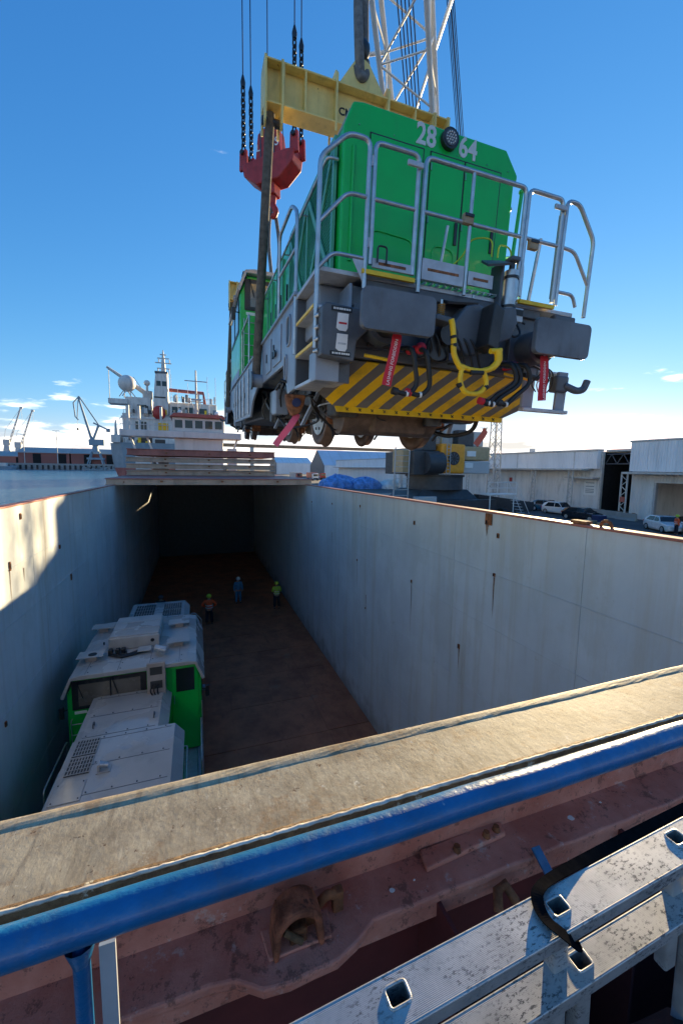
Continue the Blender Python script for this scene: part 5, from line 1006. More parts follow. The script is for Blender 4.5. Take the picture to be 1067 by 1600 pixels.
# ================================================================== MOBILE HARBOUR CRANE ON THE QUAY
cr = empty('harbour_crane', (22.4, 35, 0)); tag(cr, 'orange and grey mobile harbour crane with lattice boom behind the hold wall', 'crane')
def cb_(nm, m_, x0, x1, y0, y1, z0, z1, bv=.05): return MB().box(x0 - 22.4, x1 - 22.4, y0 - 35, y1 - 35, z0, z1).build(nm, m_, cr, bevel=bv)
cb_('chassis', 'cranebody', 17.6, 27.2, 31.5, 42, 1.0, 2.5); MB().loft([[( -3.6, -2.6, 2.5), (3.4, -2.6, 2.5), (3.4, 3, 2.5), (-3.6, 3, 2.5)], [(-2.6, -2.0, 3.4), (2.5, -2, 3.4), (2.5, 2.4, 3.4), (-2.6, 2.4, 3.4)]]).build('pedestal', 'cranebody', cr, bevel=.05)
MB().tube([(0, 0, 3.4), (0, 0, 4.75)], 2.75, 32).build('slew_ring', 'cranebody', cr); MB().tube([(0, 0, 4.62), (0, 0, 4.8)], 2.9, 32).build('ring_flange', 'blackm', cr)
cb_('machine_house', 'cranebody', 18.4, 21.1, 32.2, 38, 4.81, 7.0); MB().tube([(-2.9, -2.85, 5.9), (-1.2, -2.85, 5.9)], 1.0, 20).build('winch_drum', 'cranebody', cr)
oc = cb_('engine_cover', 'cranorange', 21.15, 23.75, 31.95, 38, 4.95, 7.7, .2)
MB().tube([(.05, -3.05, 6.35), (.05, -3.09, 6.35)], .62, 24).build('fan_ring', 'blackm', oc); fb = MB()
for i in range(9): a = i * .698; fb.slab([(.05 + .1 * math.cos(a), -3.10, 6.35 + .1 * math.sin(a)), (.05 + 0.52 * math.cos(a), -3.10, 6.35 + 0.52 * math.sin(a)), (.05 + 0.52 * math.cos(a + .4), -3.12, 6.35 + 0.52 * math.sin(a + .4))], .02)
fb.build('fan_blades', 'dkgrey', oc)
cb_('counterweight', 'cranetan', 23.8, 26.9, 32.4, 40, 6.2, 7.55, .15); cb_('side_skirt', 'cranegrey', 23.8, 26.9, 32.35, 40, 4.95, 6.15, .1); cb_('decal', 'white', 24.0, 24.9, 32.30, 32.345, 5.5, 6.0, 0); cb_('decal', 'white', 24.2, 25.2, 32.35, 32.395, 6.6, 7.1, 0)
cb_('tower_base', 'cranegrey', 21.4, 25.2, 34, 38, 7.62, 10.2, .1); cb_('cabin', 'cranebody', 19.4, 20.8, 32.4, 34.2, 7.05, 8.6); cb_('roof_box', 'cranegrey', 25.4, 26.5, 33, 36, 7.6, 9.0); cb_('roof_box', 'cranebody', 23.6, 25.3, 33, 33.9, 7.6, 9.1)
tw = MB()
for x, y in ((22.2, 35), (25, 35), (25, 38), (22.2, 38)): tw.tube([(x - 22.4, y - 35, 10.2), (24.9 - 22.4 + (x - 23.6) * .5, 36.5 - 35 + (y - 36.5) * .5, 27)], .22, 8)
for k in range(5):
    z = 11 + k * 3.2; s = 1 - .5 * (k * 3.2 + .8) / 16.8; cx_, cy_ = 1.2 + .09 * k * 1, 1.5
    P4 = [(cx_ + dx * 1.4 * s, cy_ + dy * 1.5 * s, z) for dx, dy in ((-1, -1), (1, -1), (1, 1), (-1, 1))]
    for i in range(4): tw.tube([P4[i], P4[(i + 1) % 4]], .09, 6)
tw.build('tower', 'cream', cr)
A, Bp = Vector((-.4, -1.0, 8.0)), Vector((-20.4, -26, 33.0)); d = (Bp - A).normalized(); sx = d.cross(Vector((0, 0, 1))).normalized(); sz = sx.cross(d)
bo_ = empty('boom', parent=cr); nb = 22; Lb = (Bp - A).length
def bw(t): return 1.08 * min(1, t * 6 + .25) * min(1, (1 - t) * 5 + .35)
def bp(t, i): s = bw(t); return A + d * Lb * t + sx * s * (-1 if i in (0, 3) else 1) + sz * s * .95 * (-1 if i in (0, 1) else 1)
for i in range(4): MB().tube([bp(k / nb, i) for k in range(nb + 1)], .115, 10).build('chord', 'cream', bo_)
for k in range(nb):
    for i in range(4):
        j = (i + 1) % 4; t0, t1 = k / nb, (k + 1) / nb
        a, b2 = (i, j) if k % 2 else (j, i)
        MB().tube([bp(t0, a), bp(t1, b2)], .05, 6).build('lacing', 'cream', bo_)
        if k % 2 == 0: MB().tube([bp(t0, i), bp(t0, j)], .045, 6).build('lacing', 'cream', bo_)
hz_ = MB()
for k in range(5): o_ = sx * (-.35 + .16 * k); hz_.tube([A + o_ + sz * .4, Bp + o_ + sz * .4], .03, 5)
hz_.build('boom_ropes', 'cable', bo_)
rp_ = MB(); Tt = Vector((3.9, 1.5, 27.0))
for k in range(6): rp_.tube([Tt + Vector((.14 * k - .3, 0, (k % 3) * .2)), Bp + Vector((1.3 + .05 * k, .5, .2))], .026, 5)
rp_.build('luffing_ropes', 'cable', cr)
MB().tube([Vector((11.24, 17.61, 26.35)) + Vector((0, 0, 0)) - Vector((22.4, 35, 0)) + (Vector((11.24, 17.61, 26.35)) - Vector((15.9, 29.4, 31.7))) * .5, Vector((15.9, 29.4, 31.7)) - Vector((22.4, 35, 0)) - (Vector((11.24, 17.61, 26.35)) - Vector((15.9, 29.4, 31.7))) * .3], .1, 8).build('stay_tube', 'white', cr)
for k in (14, 8): MB().tube([bp(k / nb, 2), bp(k / nb, 2) + sx * 1.2 + Vector((0, 0, .2))], .09, 6).build('rope_guide', 'cream', bo_)
# ladders, platforms, stairs and outrigger
stp = MB()
for x in (16.0, 17.4):
    for z0 in (2.2,): stp.tube([(x - 22.4, -3.6, 0), (x - 22.4 + .35, -3.2, 7.2)], .06, 6)
for k in range(14): stp.bar((16.05 - 22.4 + .025 * k, -3.58 + .03 * k, .5 + k * .5), (17.4 - 22.4 + .025 * k, -3.58 + .03 * k, .5 + k * .5), .3, .04)
stp.build('access_stair', 'cranegrey', cr)
pf = MB(); pf.box(3.2, 6.6, -4.2, -3.0, 3.0, 3.1)
for x in (3.25, 4.3, 5.4, 6.5):
    pf.tube([(x, -4.15, 3.1), (x, -4.15, 4.2)], .035, 5)
for z in (3.65, 4.2): pf.tube([(3.25, -4.15, z), (6.5, -4.15, z)], .035, 5)
for x in (3.6, 6.4): pf.tube([(x, -4, 0), (x, -4, 3.0)], .06, 6)
for k in range(10): pf.bar((6.5 + .18 * k, -4.2, 3.0 - k * .3), (6.5 + .18 * k, -3.2, 3.0 - k * .3), .2, .03)
for y in (-4.2, -3.2): pf.tube([(6.5, y, 4.1), (8.3, y, 1.0)], .035, 5)
pf.build('service_platform', 'white', cr)
lad = MB()
for x in (1.1 - 1.9, 1.5 - 1.9): lad.tube([(x, -3.15, 4.8), (x, -3.15, 8.8)], .04, 5)
for k in range(12): lad.tube([(-.8, -3.15, 5 + k * .32), (-.4, -3.15, 5 + k * .32)], .03, 5)
lad.build('ladder', 'cranegrey', cr)
og = MB().prism([(3.6, 2.05), (3.6, 2.95), (10.6, 2.05), (10.6, 1.2), (8, 1.0), (3.6, 1.2)], -2.4, -1.6).build('outrigger', 'cranebody', cr, bevel=.03); MB().box(10.6, 10.68, -2.45, -1.55, 1.15, 2.1).build('striped_end', 'bw', cr); MB().box(9.2, 10.4, -2.6, -1.4, .0, .9).build('outrigger_foot', 'cranebody', cr, bevel=.05); MB().box(8.9, 10.7, -2.9, -1.1, .0, .12).build('foot_plate', 'timber', cr)
for y in (-4, 4, 6):
    for x in (-5.0, 4.9): MB().tube([(x, y, .85), (x + .6, y, .85)], .85, 18).build('wheel', 'tyre', cr)
cr.location = (29.6, 46.2, -1.5); cr.scale = (1.32, 1.32, 1.32)      # a large machine well down the quay
cb_('gear_box', 'cranetan', 17.7, 18.35, 33, 35, 5.0, 7.2); cb_('hydraulic_unit', 'cranegrey', 18.0, 20.2, 31.0, 31.45, 1.6, 2.9)

# ================================================================== QUAY BUILDINGS
def warehouse1():
    e = empty('warehouse', (51.5, 75, 0)); tag(e, 'long low white warehouse with lattice columns behind the parked cars', 'warehouse')
    y0, y1 = 40.4 - 75, 150 - 75
    MB().box(1.0, 40, y0, y1, 0, 8.3).build('shell', 'wall_pale', e); k = 0; y = y0
    while y < y1 - .1:
        p = MB().box(-.02, .98, y + .01, min(y + 1.5, y1) - .01, 5.95, 8.35).build('upper_panel', 'wall_pale', e) if y < 40 - 10 else MB().box(-.02, .98, y, y1, 5.95, 8.35).build('upper_panel', 'wall_pale', e)
        if y >= 30: break
        y += 1.5
    for i in range(60):
        yy_ = y0 + .02 + i * 1.0
        if yy_ > 24: break
        MB().box(.93 + random.uniform(-.01, .01), .995, yy_ + .015, yy_ + .985, .02, 5.7).build('lower_panel', 'wall_dirty', e)
    MB().box(-.15, 1.1, y0 - .05, y1, 8.351, 8.6).build('roof_edge', 'steelpale', e, bevel=.03); MB().box(-1.2, 1.0, y0 + 1.2, y1, 5.68, 5.94).build('gutter_beam', 'steelpale', e, bevel=.03)
    for yc in (43.6 - 75, 50.4 - 75, 58.5 - 75, 67 - 75, 76 - 75, 86 - 75, 98 - 75):
        c = MB()
        for dx, dy in ((-1.0, -.35), (-1.0, .35)): c.box(dx, dx + .14, yc + dy - .07, yc + dy + .07, 0, 5.67)
        for q_ in range(9):
            z = .3 + q_ * .6; s = 1 if q_ % 2 else -1; c.bar((-.93, yc - .35 * s, z), (-.93, yc + .35 * s, z + .6), .07)
        c.build('lattice_column', 'steelpale', e)
    for yc in (44, 55, 66): MB().box(-.06, -.021, yc - 75 - .05, yc - 75 + .05, 5.96, 8.34).build('joint_strip', 'steelpale', e)
    MB().box(.90, .925, 41.0 - 75, 42.9 - 75, 2.2, 4.4).build('notice_board', 'white', e); nb_ = MB()
    for z in (2.55, 2.75, 3.0, 3.4, 3.9): nb_.box(.892, .899, 41.3 - 75, 42.6 - 75, z, z + .1)
    nb_.build('board_lettering', 'shipgrey', e); MB().box(.90, .925, 57 - 75, 57.7 - 75, 3.6, 4.3).build('red_sign', 'red', e)
    MB().box(-.6, .9, 40.5 - 75, 45 - 75, 4.55, 4.75).build('awning_beam', 'steelpale', e)
    MB().tube([(8, 60 - 75, 8.3), (8, 60 - 75, 9.6)], .5, 10).build('roof_vent', 'steelpale', e)
    return e
warehouse1()
def doorbay():
    e = empty('open_bay', (52, 38.2, 0)); tag(e, 'tall dark open warehouse bay with a roof truss across its top', 'warehouse bay')
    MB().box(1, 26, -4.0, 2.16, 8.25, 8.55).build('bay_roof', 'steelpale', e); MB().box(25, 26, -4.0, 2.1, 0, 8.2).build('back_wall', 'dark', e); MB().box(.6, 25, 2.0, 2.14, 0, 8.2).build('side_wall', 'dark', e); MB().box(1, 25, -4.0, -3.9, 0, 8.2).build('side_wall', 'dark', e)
    MB().box(.1, .5, 1.9, 2.15, 0, 8.24).build('door_jamb', 'steelpale', e); t_ = MB()
    for z in (6.6, 7.9): t_.tube([(.8, -3.8, z), (.8, 1.9, z)], .08, 6)
    for k in range(-2, 5): t_.tube([(.8, -2 + k * .8, 6.6 if k % 2 else 7.9), (.8, -1.2 + k * .8, 7.9 if k % 2 else 6.6)], .06, 6)
    t_.build('truss', 'dkgrey', e)
    for k in range(4): MB().box(5 + k, 7 + k, -1.5 + k * .8, -.8 + k * .8, 0, 1.2 + .4 * k).build('stored_crate', 'dkgrey', e)
    return e
doorbay()
def warehouse2():
    e = empty('warehouse', (48.3, 20, 0)); tag(e, 'taller white warehouse with wide open doorway at the right edge', 'warehouse')
    y1 = 34.0 - 20
    MB().box(.9, 30, -30, y1 - .02, 5.7, 9.0).build('upper_wall', 'wall_pale', e); MB().box(.9, 1.2, 11.4, y1 - .02, 0, 5.69).build('wall_pier', 'wall_dirty', e); MB().box(1.2, 30, y1 - .5, y1 - .05, 0, 5.69).build('end_wall', 'wall_dirty', e); MB().box(29, 30, -30, y1 - .5, 0, 5.69).build('back_wall', 'dark', e)
    for i in range(22): MB().box(.3, .88, y1 - .02 - (i + 1) * 1.0 + .012, y1 - .02 - i * 1.0 - .012, 5.62, 9.05).build('wall_panel', 'wall_pale', e)
    MB().box(.9, 1.3, 4.0, 11.38, 4.35, 5.69).build('door_header', 'wall_dirty', e); MB().box(.85, 1.25, 11.15, 11.39, 0, 4.34).build('door_jamb', 'galvp', e); MB().box(.2, 1.3, -30, y1 + .1, 9.051, 9.25).build('roof_edge', 'steelpale', e, bevel=.03); MB().box(-.9, .9, -30, y1 + .05, 5.3, 5.55).build('gutter_beam', 'steelpale', e, bevel=.03)
    c = MB(); yc = 13.7
    for dy in (-.35, .35): c.box(-.8, -.66, yc + dy - .07, yc + dy + .07, 0, 5.29)
    for q_ in range(8): s = 1 if q_ % 2 else -1; c.bar((-.73, yc - .35 * s, .3 + q_ * .6), (-.73, yc + .35 * s, .9 + q_ * .6), .07)
    c.build('lattice_column', 'steelpale', e); MB().box(-.85, -.82, yc - .3, yc + .3, 2.0, 2.6).build('red_sign', 'shipred', e)
    return e
warehouse2()
# lattice light mast
def mast_(x, y, h, label, wd=.75, m_='steelpale'):
    e = empty('lattice_mast', (x, y, 0)); tag(e, label, 'mast')
    for dx, dy in ((-1, -1), (1, -1), (1, 1), (-1, 1)): MB().tube([(dx * wd, dy * wd, 0), (dx * wd * .55, dy * wd * .55, h)], .11, 6).build('leg', m_, e)
    b_ = MB(); n = int(h / 1.1)
    for k in range(n):
        z0, z1 = h * k / n, h * (k + 1) / n; s0, s1 = wd * (1 - .45 * k / n), wd * (1 - .45 * (k + 1) / n)
        for (ax, ay, bx, by) in ((-1, -1, 1, -1), (1, -1, 1, 1), (1, 1, -1, 1), (-1, 1, -1, -1)):
            if k % 2: ax, ay, bx, by = bx, by, ax, ay
            b_.tube([(ax * s0, ay * s0, z0), (bx * s1, by * s1, z1)], .055, 5)
    b_.build('bracing', m_, e); return e
mast_(46.0, 54.2, 24, 'pale lattice mast in front of the long white warehouse')
def lamp_pole(x, y, z0, h, label, r=.25, hw=3.5):
    e = empty('light_mast', (x, y, z0)); tag(e, label, 'light mast', 'tall light masts'); MB().tube([(0, 0, 0), (0, 0, h)], [r, r * .6], 8).build('pole', 'steelpale', e); MB().box(-hw, hw, -.4, .4, h, h + .35 * hw * .4).build('lamp_head', 'steelpale', e); return e
lamp_pole(120, 150, 0, 24, 'light mast beyond the white warehouse roof', .2, 1.6)
# small cars, barriers, pallets
def car(label, m_, x, y, rz, L_=4.1, H=1.48, W=1.76, suv=False):
    e = empty('parked_car', (x, y, 0), rz); tag(e, label, 'car', 'cars parked by the warehouse')
    h = L_ / 2; hw = W / 2; gc = .2 if suv else .16
    st = [(-h, .35, .62, .62, .80), (-h + .06, .25, .92, .95, .90), (-h + .35, gc, .98, H * .86, .97), (-h + .95, gc, .97, H * .99, 1.0), (-.15, gc, .95, H, 1.0), (.35, gc, .93, H * .97, 1.0), (h - 1.25, gc, .91, .97, 1.0), (h - .95, gc, .90, .92, .99), (h - .35, gc, .78, .80, .95), (h - .06, .25, .62, .64, .86), (h, .35, .55, .55, .78)]
    secs = []
    for (xx, zb, zbelt, zr, wf) in st:
        w_ = hw * wf; rw = w_ * (.80 if zr > zbelt + .2 else .93)
        secs.append([(xx, -w_ * .9, zb), (xx, -w_, zb + .18), (xx, -w_, zbelt - .06), (xx, -w_ * .97, zbelt), (xx, -rw, zr), (xx, rw, zr), (xx, w_ * .97, zbelt), (xx, w_, zbelt - .06), (xx, w_, zb + .18), (xx, w_ * .9, zb)])
    b_ = MB(); b_.loft(secs); bo2 = b_.build('body', m_, e, bevel=.03)
    for sg in (-1, 1):
        for pts in ([(-h + .55, 1.0, .965), (-h + 1.0, 1.0, H * .93), (-.2, 1.0, H * .95), (-.2, 1.0, .98)], [(-.12, 1, .98), (-.12, 1, H * .95), (.36, 1, H * .92), (h - 1.22, 1, .98)]):
            vs = [];
            for (xx, _, zz) in pts: t = (zz - .95) / (H - .95); vs.append((xx, sg * (hw * (.975 - .175 * max(0, t)) + .012), zz))
            MB().slab(vs, .008).build('side_window', 'glass', bo2)
        for xx in (-h + .72, h - .78):
            wl_ = MB().tube([(xx, sg * (hw - .2), .31), (xx, sg * (hw + .015), .31)], .315, 20).build('wheel', 'tyre', e); MB().tube([(xx, sg * (hw + .016), .31), (xx, sg * (hw + .022), .31)], .21, 16).build('rim', 'rim', wl_)
        MB().box(h - .22, h - .03, min(sg * hw * .5, sg * hw * .88), max(sg * hw * .5, sg * hw * .88), .62, .74).build('headlight', 'silver', bo2, bevel=.02); MB().box(-h + .0, -h + .12, min(sg * hw * .6, sg * hw * .92), max(sg * hw * .6, sg * hw * .92), .72, .9).build('tail_light', 'lampred', bo2, bevel=.02); MB().box(.75, .92, min(sg * (hw + .02), sg * (hw + .16)), max(sg * (hw + .02), sg * (hw + .16)), .93, 1.05).build('mirror', m_, bo2, bevel=.02)
    t0, t1 = .40, h - 1.27
    MB().slab([(t1 + .02, -hw * .86, .985), (t1 + .02, hw * .86, .985), (t0 + .02, hw * .76, H * .965), (t0 + .02, -hw * .76, H * .965)], .012).build('windscreen', 'glass', bo2)
    MB().box(h - .05, h + .012, -.25, .25, .38, .48).build('number_plate', 'white', bo2)
    return e
car('small white hatchback by the open doorway, next to a worker', 'carwhite', 41.6, 25.3, R(-118), 3.9, 1.46)
car('black hatchback, foremost of the row of parked cars', 'carblack', 41.6, 33.9, R(-84), 4.3, 1.45)
car('white crossover behind the black hatchback', 'carwhite', 44.0, 39.2, R(-86), 4.3, 1.6, 1.8, True)
car('teal blue car, farthest of the parked cars', 'carteal', 45.6, 42.6, R(-80), 4.2, 1.58, 1.78, True)
def barrier(x, y, rz, label):
    e = empty('concrete_barrier', (x, y, 0), rz); tag(e, label, 'barrier', 'concrete barriers'); MB().prism([(-.3, 0), (.3, 0), (.3, .08), (.14, .3), (.1, .85), (-.1, .85), (-.14, .3), (-.3, .08)], -1.1, 1.1).build('barrier_body', 'concrete', e, bevel=.02); MB().box(-.11, .11, -.9, -.6, .851, .9).build('lifting_eye', 'rusty', e)
for i, (x, y) in enumerate(((47.5, 37.0), (47.2, 34.6), (46.6, 32.4))): barrier(x, y, R(4), ('leftmost', 'middle', 'rightmost')[i] + ' of the concrete barriers before the dark bay')
def pallet(x, y, n_, label, m_='timber'):
    e = empty('pallet', (x, y, 0), R(20)); tag(e, label, 'pallet', 'pallets by the cars')
    for k in range(n_):
        for i in range(5): MB().box(-.6, .6, -.5 + i * .22, -.36 + i * .22, .12 + k * .16, .145 + k * .16).build('board', m_, e)
        for i in range(3): MB().box(-.6 + i * .54, -.48 + i * .54, -.5, .5, .02 + k * .16, .119 + k * .16).build('block', m_, e)
pallet(39.4, 29.6, 2, 'pale low pallet stack near the white hatchback'); pallet(38.6, 30.6, 3, 'taller pallet stack nearest the black hatchback', 'timber'); 
bx2 = MB().box(-.5, .5, -.5, .5, 0, .9).build('crate', 'navyvalve', None, bevel=.03); bx2.location = (40.3, 30.9, 0); tag(bx2, 'dark blue crate between the pallets and the black hatchback', 'crate')

# ---- tent hall, tarpaulin heaps, far sheds, trucks
def tent(x0, x1, y, z_e, z_r, dep_, label, m_='tentskin', ribs=8):
    e = empty('storage_hall', (x0, y, 0)); tag(e, label, 'hall', 'halls far down the quay'); L_ = x1 - x0
    for i in range(ribs):
        a, b2 = L_ * i / ribs + .12, L_ * (i + 1) / ribs - .12
        MB().slab([(a, 0, z_e), (b2, 0, z_e), (b2, dep_ / 2, z_r), (a, dep_ / 2, z_r)], .12).build('roof_panel', m_, e); MB().box(a, b2, -.06, .06, 0, z_e - .05).build('wall_panel', 'wall_pale', e)
    MB().prism([(0, 0), (0, z_e), (dep_ / 2, z_r), (dep_, z_e), (dep_, 0)], -.3, 0, 'x').build('gable', 'dkgrey', e); MB().prism([(0.2, 0), (.2, z_e - .2), (dep_ / 2, z_r - .3), (dep_, z_e), (dep_, 0)], .02, L_ - .02, 'x').build('core', 'wall_pale', e)
    for i in range(ribs + 1): MB().tube([(L_ * i / ribs, -.05, z_e), (L_ * i / ribs, dep_ / 2, z_r + .1)], .12, 6).build('rib', 'steelpale', e)
    return e
tent(71, 124, 228, 7.0, 16.3, 30, 'white and blue tent hall with ribbed roof behind the blue tarpaulins'); tent(62, 92, 330, 9, 14, 30, 'low pale hall far behind, left of the tent hall', 'wall_pale', 5)
tent(250, 420, 420, 14, 22, 40, 'long grey shed in the far distance beyond the tent hall', 'roofpale', 6)
def heap(name, label, x, y, sx_, sy_, h, m_, seed, cat='tarpaulin'):
    rnd = random.Random(seed); mb = MB(); nu, nv = 64, 18; secs = []; ph = [rnd.uniform(0, 6) for _ in range(8)]
    for j in range(nv + 1):
        t = j / nv; ring = []
        for i in range(nu):
            a = 6.2832 * i / nu; rr = (1 - t ** 3.2) ** .6 if t < 1 else 0.02; rr *= 1 + .06 * math.sin(3 * a + ph[0]) + .04 * math.sin(7 * a + ph[1] + 4 * t) + .03 * math.sin(11 * a + ph[2]) + .05 * math.sin(19 * a + 9 * t + ph[5]) * (1 - t) + rnd.uniform(-.015, .015)
            ca, sa = math.cos(a), math.sin(a); k = 1 / (abs(ca) ** 5 + abs(sa) ** 5) ** .2
            ring.append((sx_ * rr * ca * k, sy_ * rr * sa * k, h * t * (1 + .12 * math.sin(2.3 * ca * 2 + ph[3]) + .08 * math.sin(5 * sa + ph[4]))))
        secs.append(ring)
    mb.loft(secs, smooth=False); o = mb.build(name, m_); o.location = (x, y, 0); return tag(o, label, cat, 'covered cargo on the quay')
heap('tarpaulin_heap', 'left blue tarpaulin heap on the quay before the tent hall', 36.5, 106, 4.3, 3.5, 3.5, 'tarp', 1); heap('tarpaulin_heap', 'right blue tarpaulin heap on the quay before the tent hall', 44.5, 104, 4.2, 3.2, 3.0, 'tarp', 2)
heap('cargo_heap', 'pale covered cargo heap next to the crane stair', 52, 102, 3.6, 3, 2.4, 'silver', 3, 'cargo'); heap('tarpaulin_heap', 'small far blue tarpaulin heap partly hidden behind the others', 42, 118, 5, 3, 3.1, 'tarp', 5)
def truck(x, y, rz, label, m_, mb_):
    e = empty('truck', (x, y, 0), rz); tag(e, label, 'truck', 'trucks parked far down the quay')
    c_ = MB().prism([(-1.2, .8), (-1.2, 3.0), (1.1, 3.2), (1.2, .8)], 0, 2.0).build('cab', m_, e, bevel=.08); MB().slab([(-1.05, -.02, 1.9), (1.05, -.02, 1.9), (1.0, -.02, 2.8), (-1.0, -.02, 2.8)], .02).build('windscreen', 'glass', c_); MB().box(-1.25, 1.25, 2.3, 11, 1.1, 3.4 if mb_ else 1.4).build('load_bed', mb_ or 'steelpale', e, bevel=.03); MB().box(-1.0, 1.0, -.05, .02, .8, 1.2).build('grille', 'blackm', c_)
    for yy_ in (1.0, 8.2, 9.6):
        for sg in (-1, 1): MB().tube([(sg * .85, yy_, .5), (sg * 1.2, yy_, .5)], .5, 14).build('wheel', 'tyre', e)
truck(48, 166, R(0), 'white truck facing the ship on the far quay', 'white', 'shipred'); truck(42.5, 172, R(5), 'red-fronted truck left of the white truck', 'shipred', 'steelpale'); truck(55, 178, R(-5), 'small red truck right of the white truck', 'red', None)

gb = empty('gantry_beam', (0, 70, 0)); tag(gb, 'thin brown gantry beam seen under the wheels of the hanging locomotive', 'gantry')
MB().box(3.9, 38, -.2, .2, 8.75, 9.3).build('beam', 'timberbrown', gb, bevel=.03)
for x in (9.0, 37.4): MB().box(x - .3, x + .3, -.3, .3, 0.0, 8.74).build('post', 'steelpale', gb, bevel=.03)
for x in (9.0, 37.4): MB().box(x - .9, x + .9, -.6, .6, 0.0, .4).build('foot', 'concrete', gb)

# ================================================================== FAR QUAY (left)
def shed(x0, x1, label, m_='shedred', z0=6.2, h=13.5, y=640):
    e = empty('harbour_shed', ((x0 + x1) / 2, y, z0)); tag(e, label, 'shed', 'red sheds across the water'); L_ = (x1 - x0) / 2
    MB().box(-L_, L_, 0, 40, 0, h).build('wall', m_, e); MB().prism([(-1.5, h), (20, h + 7), (41.5, h), (41.5, h + .6), (20, h + 7.8), (-1.5, h + .7)], -L_ - .8, L_ + .8, 'x').build('roof', 'roofpale', e)
    k = max(1, int(L_ * 2 / 26))
    for i in range(k): x = -L_ + (i + .72) * 2 * L_ / k; MB().box(x - 4.5, x + 4.5, -.15, -.02, 0, h - .8).build('door', 'dark', e)
for i, (a, b2) in enumerate(((-217, -160), (-158, -104), (-102, -40))): shed(a, b2, 'red shed with pale roof across the water, ' + ('leftmost of the row', 'behind the blue harbour crane', 'partly hidden by the moored ship')[i])
shed(-300, -225, 'low brown shed at the far left edge across the water', 'hatchred', 6.2, 9, 700)
def jib_crane(x, y, z0, label, s=1.0, m_='craneblue'):
    e = empty('portal_crane', (x, y, z0)); tag(e, label, 'crane', 'harbour cranes across the water')
    pt = MB()
    for dx in (-9, 9):
        for dy in (-6, 6): pt.tube([(dx * s, dy * s, 0), (dx * .45 * s, dy * .45 * s, 17 * s)], 1.0 * s, 6)
    pt.box(-9.5 * s, 9.5 * s, -7 * s, -5 * s, 6 * s, 8.5 * s); pt.box(-9.5 * s, 9.5 * s, 5 * s, 7 * s, 6 * s, 8.5 * s); pt.build('portal', m_, e)
    MB().tube([(0, 0, 16 * s), (0, 0, 27 * s)], [4.5 * s, 3 * s], 12).build('slew_column', m_, e); MB().box(-7 * s, 11 * s, -4 * s, 4 * s, 25 * s, 33 * s).build('machine_house', m_, e, bevel=.4)
    MB().tube([(-2 * s, 0, 33 * s), (5 * s, 0, 52 * s)], 1.6 * s, 8).build('a_frame', m_, e); MB().tube([(-4 * s, 0, 33 * s), (-17 * s, 0, 88 * s)], [1.9 * s, 1.0 * s], 8).build('jib', m_, e); MB().tube([(6 * s, 0, 51 * s), (-16 * s, 0, 88.5 * s)], .8 * s, 8).build('tie_bar', m_, e)
    MB().bar((-1 * s, 0, 55 * s), (17 * s, 0, 46 * s), 2.6 * s, 2 * s).build('counterweight_arm', m_, e); MB().box(14 * s, 19 * s, -2.5 * s, 2.5 * s, 43.5 * s, 48 * s).build('counterweight', m_, e, bevel=.3)
    MB().tube([(-16 * s, 0, 89 * s), (-23 * s, 0, 80 * s), (-21.5 * s, 0, 62 * s), (-18 * s, 0, 58 * s)], .8 * s, 7).build('fly_jib', m_, e); MB().tube([(-17 * s, 0, 87 * s), (-19.5 * s, 0, 60 * s)], .6 * s, 6).build('fly_stay', m_, e); MB().sphere((-19.5 * s, 0, 46 * s), 1.5 * s, n=8, m=6).build('hook', 'blackm', e); MB().tube([(-19.5 * s, 0, 58 * s), (-19.5 * s, 0, 46 * s)], .18 * s, 5).build('hoist_rope', 'blackm', e)
jib_crane(-127, 632, 6.2, 'blue grey level-luffing crane on the quay across the water')
def slim_crane(x, y, z0, label):
    e = empty('quay_crane', (x, y, z0)); tag(e, label, 'crane', 'harbour cranes across the water'); m_ = 'cranegrey'
    MB().loft([[(-7, -7, 0), (7, -7, 0), (7, 7, 0), (-7, 7, 0)], [(-3, -3, 38), (3, -3, 38), (3, 3, 38), (-3, 3, 38)]]).build('tower', m_, e); MB().box(-5, 5, -4, 4, 32, 42).build('machine_house', m_, e, bevel=.4)
    j = MB()
    for dx in (-1.2, 1.2): j.tube([(4 + dx, 0, 38), (24 + dx * .4, 0, 100)], .7, 6)
    for k in range(9): j.tube([(4 + 20 * k / 9 + (1.2 if k % 2 else -1.2), 0, 38 + 62 * k / 9), (4 + 20 * (k + 1) / 9 + (-1 if k % 2 else 1), 0, 38 + 62 * (k + 1) / 9)], .4, 5)
    j.build('jib', m_, e); MB().box(22.5, 27, -1, 1, 98, 101.5).build('jib_head', m_, e); MB().tube([(25, 0, 98), (25, 0, 60)], .2, 5).build('hoist_rope', m_, e); MB().tube([(-4, 0, 42), (-1, 0, 60), (24, 0, 99)], .3, 5).build('stay', m_, e)
slim_crane(-320, 900, 6.2, 'pale slim crane at far left across the water'); slim_crane(-303, 900, 2.0, 'second pale slim crane, nearer the red sheds')
lamp_pole(-170, 628, 6.2, 42, 'light mast before the red sheds', .6, 4); lamp_pole(-208, 634, 6.2, 36, 'light mast near the pale slim cranes', .5, 3)
fd = MB()
for i in range(60): fd.box(-300 + i * 6, -298 + i * 6, 620.8, 621.9, -1.5, 4)
fend = fd.build('quay_fenders', 'black'); tag(fend, 'row of dark fenders along the far quay wall', None, None, 'stuff')
rk = MB(); rnd = random.Random(4)
for i in range(220):
    x = rnd.uniform(-140, -100); y = 621 - rnd.uniform(0, 7); r_ = rnd.uniform(.7, 1.7); rk.sphere((x, y, -2 + (621 - y) * -.1 + rnd.uniform(.5, 5) * (1 - (621 - y) / 8)), r_, (1, .8, .7), 6, 4)
o = rk.build('rubble', 'concrete'); tag(o, 'pale rubble rocks at the foot of the far quay', None, None, 'stuff')
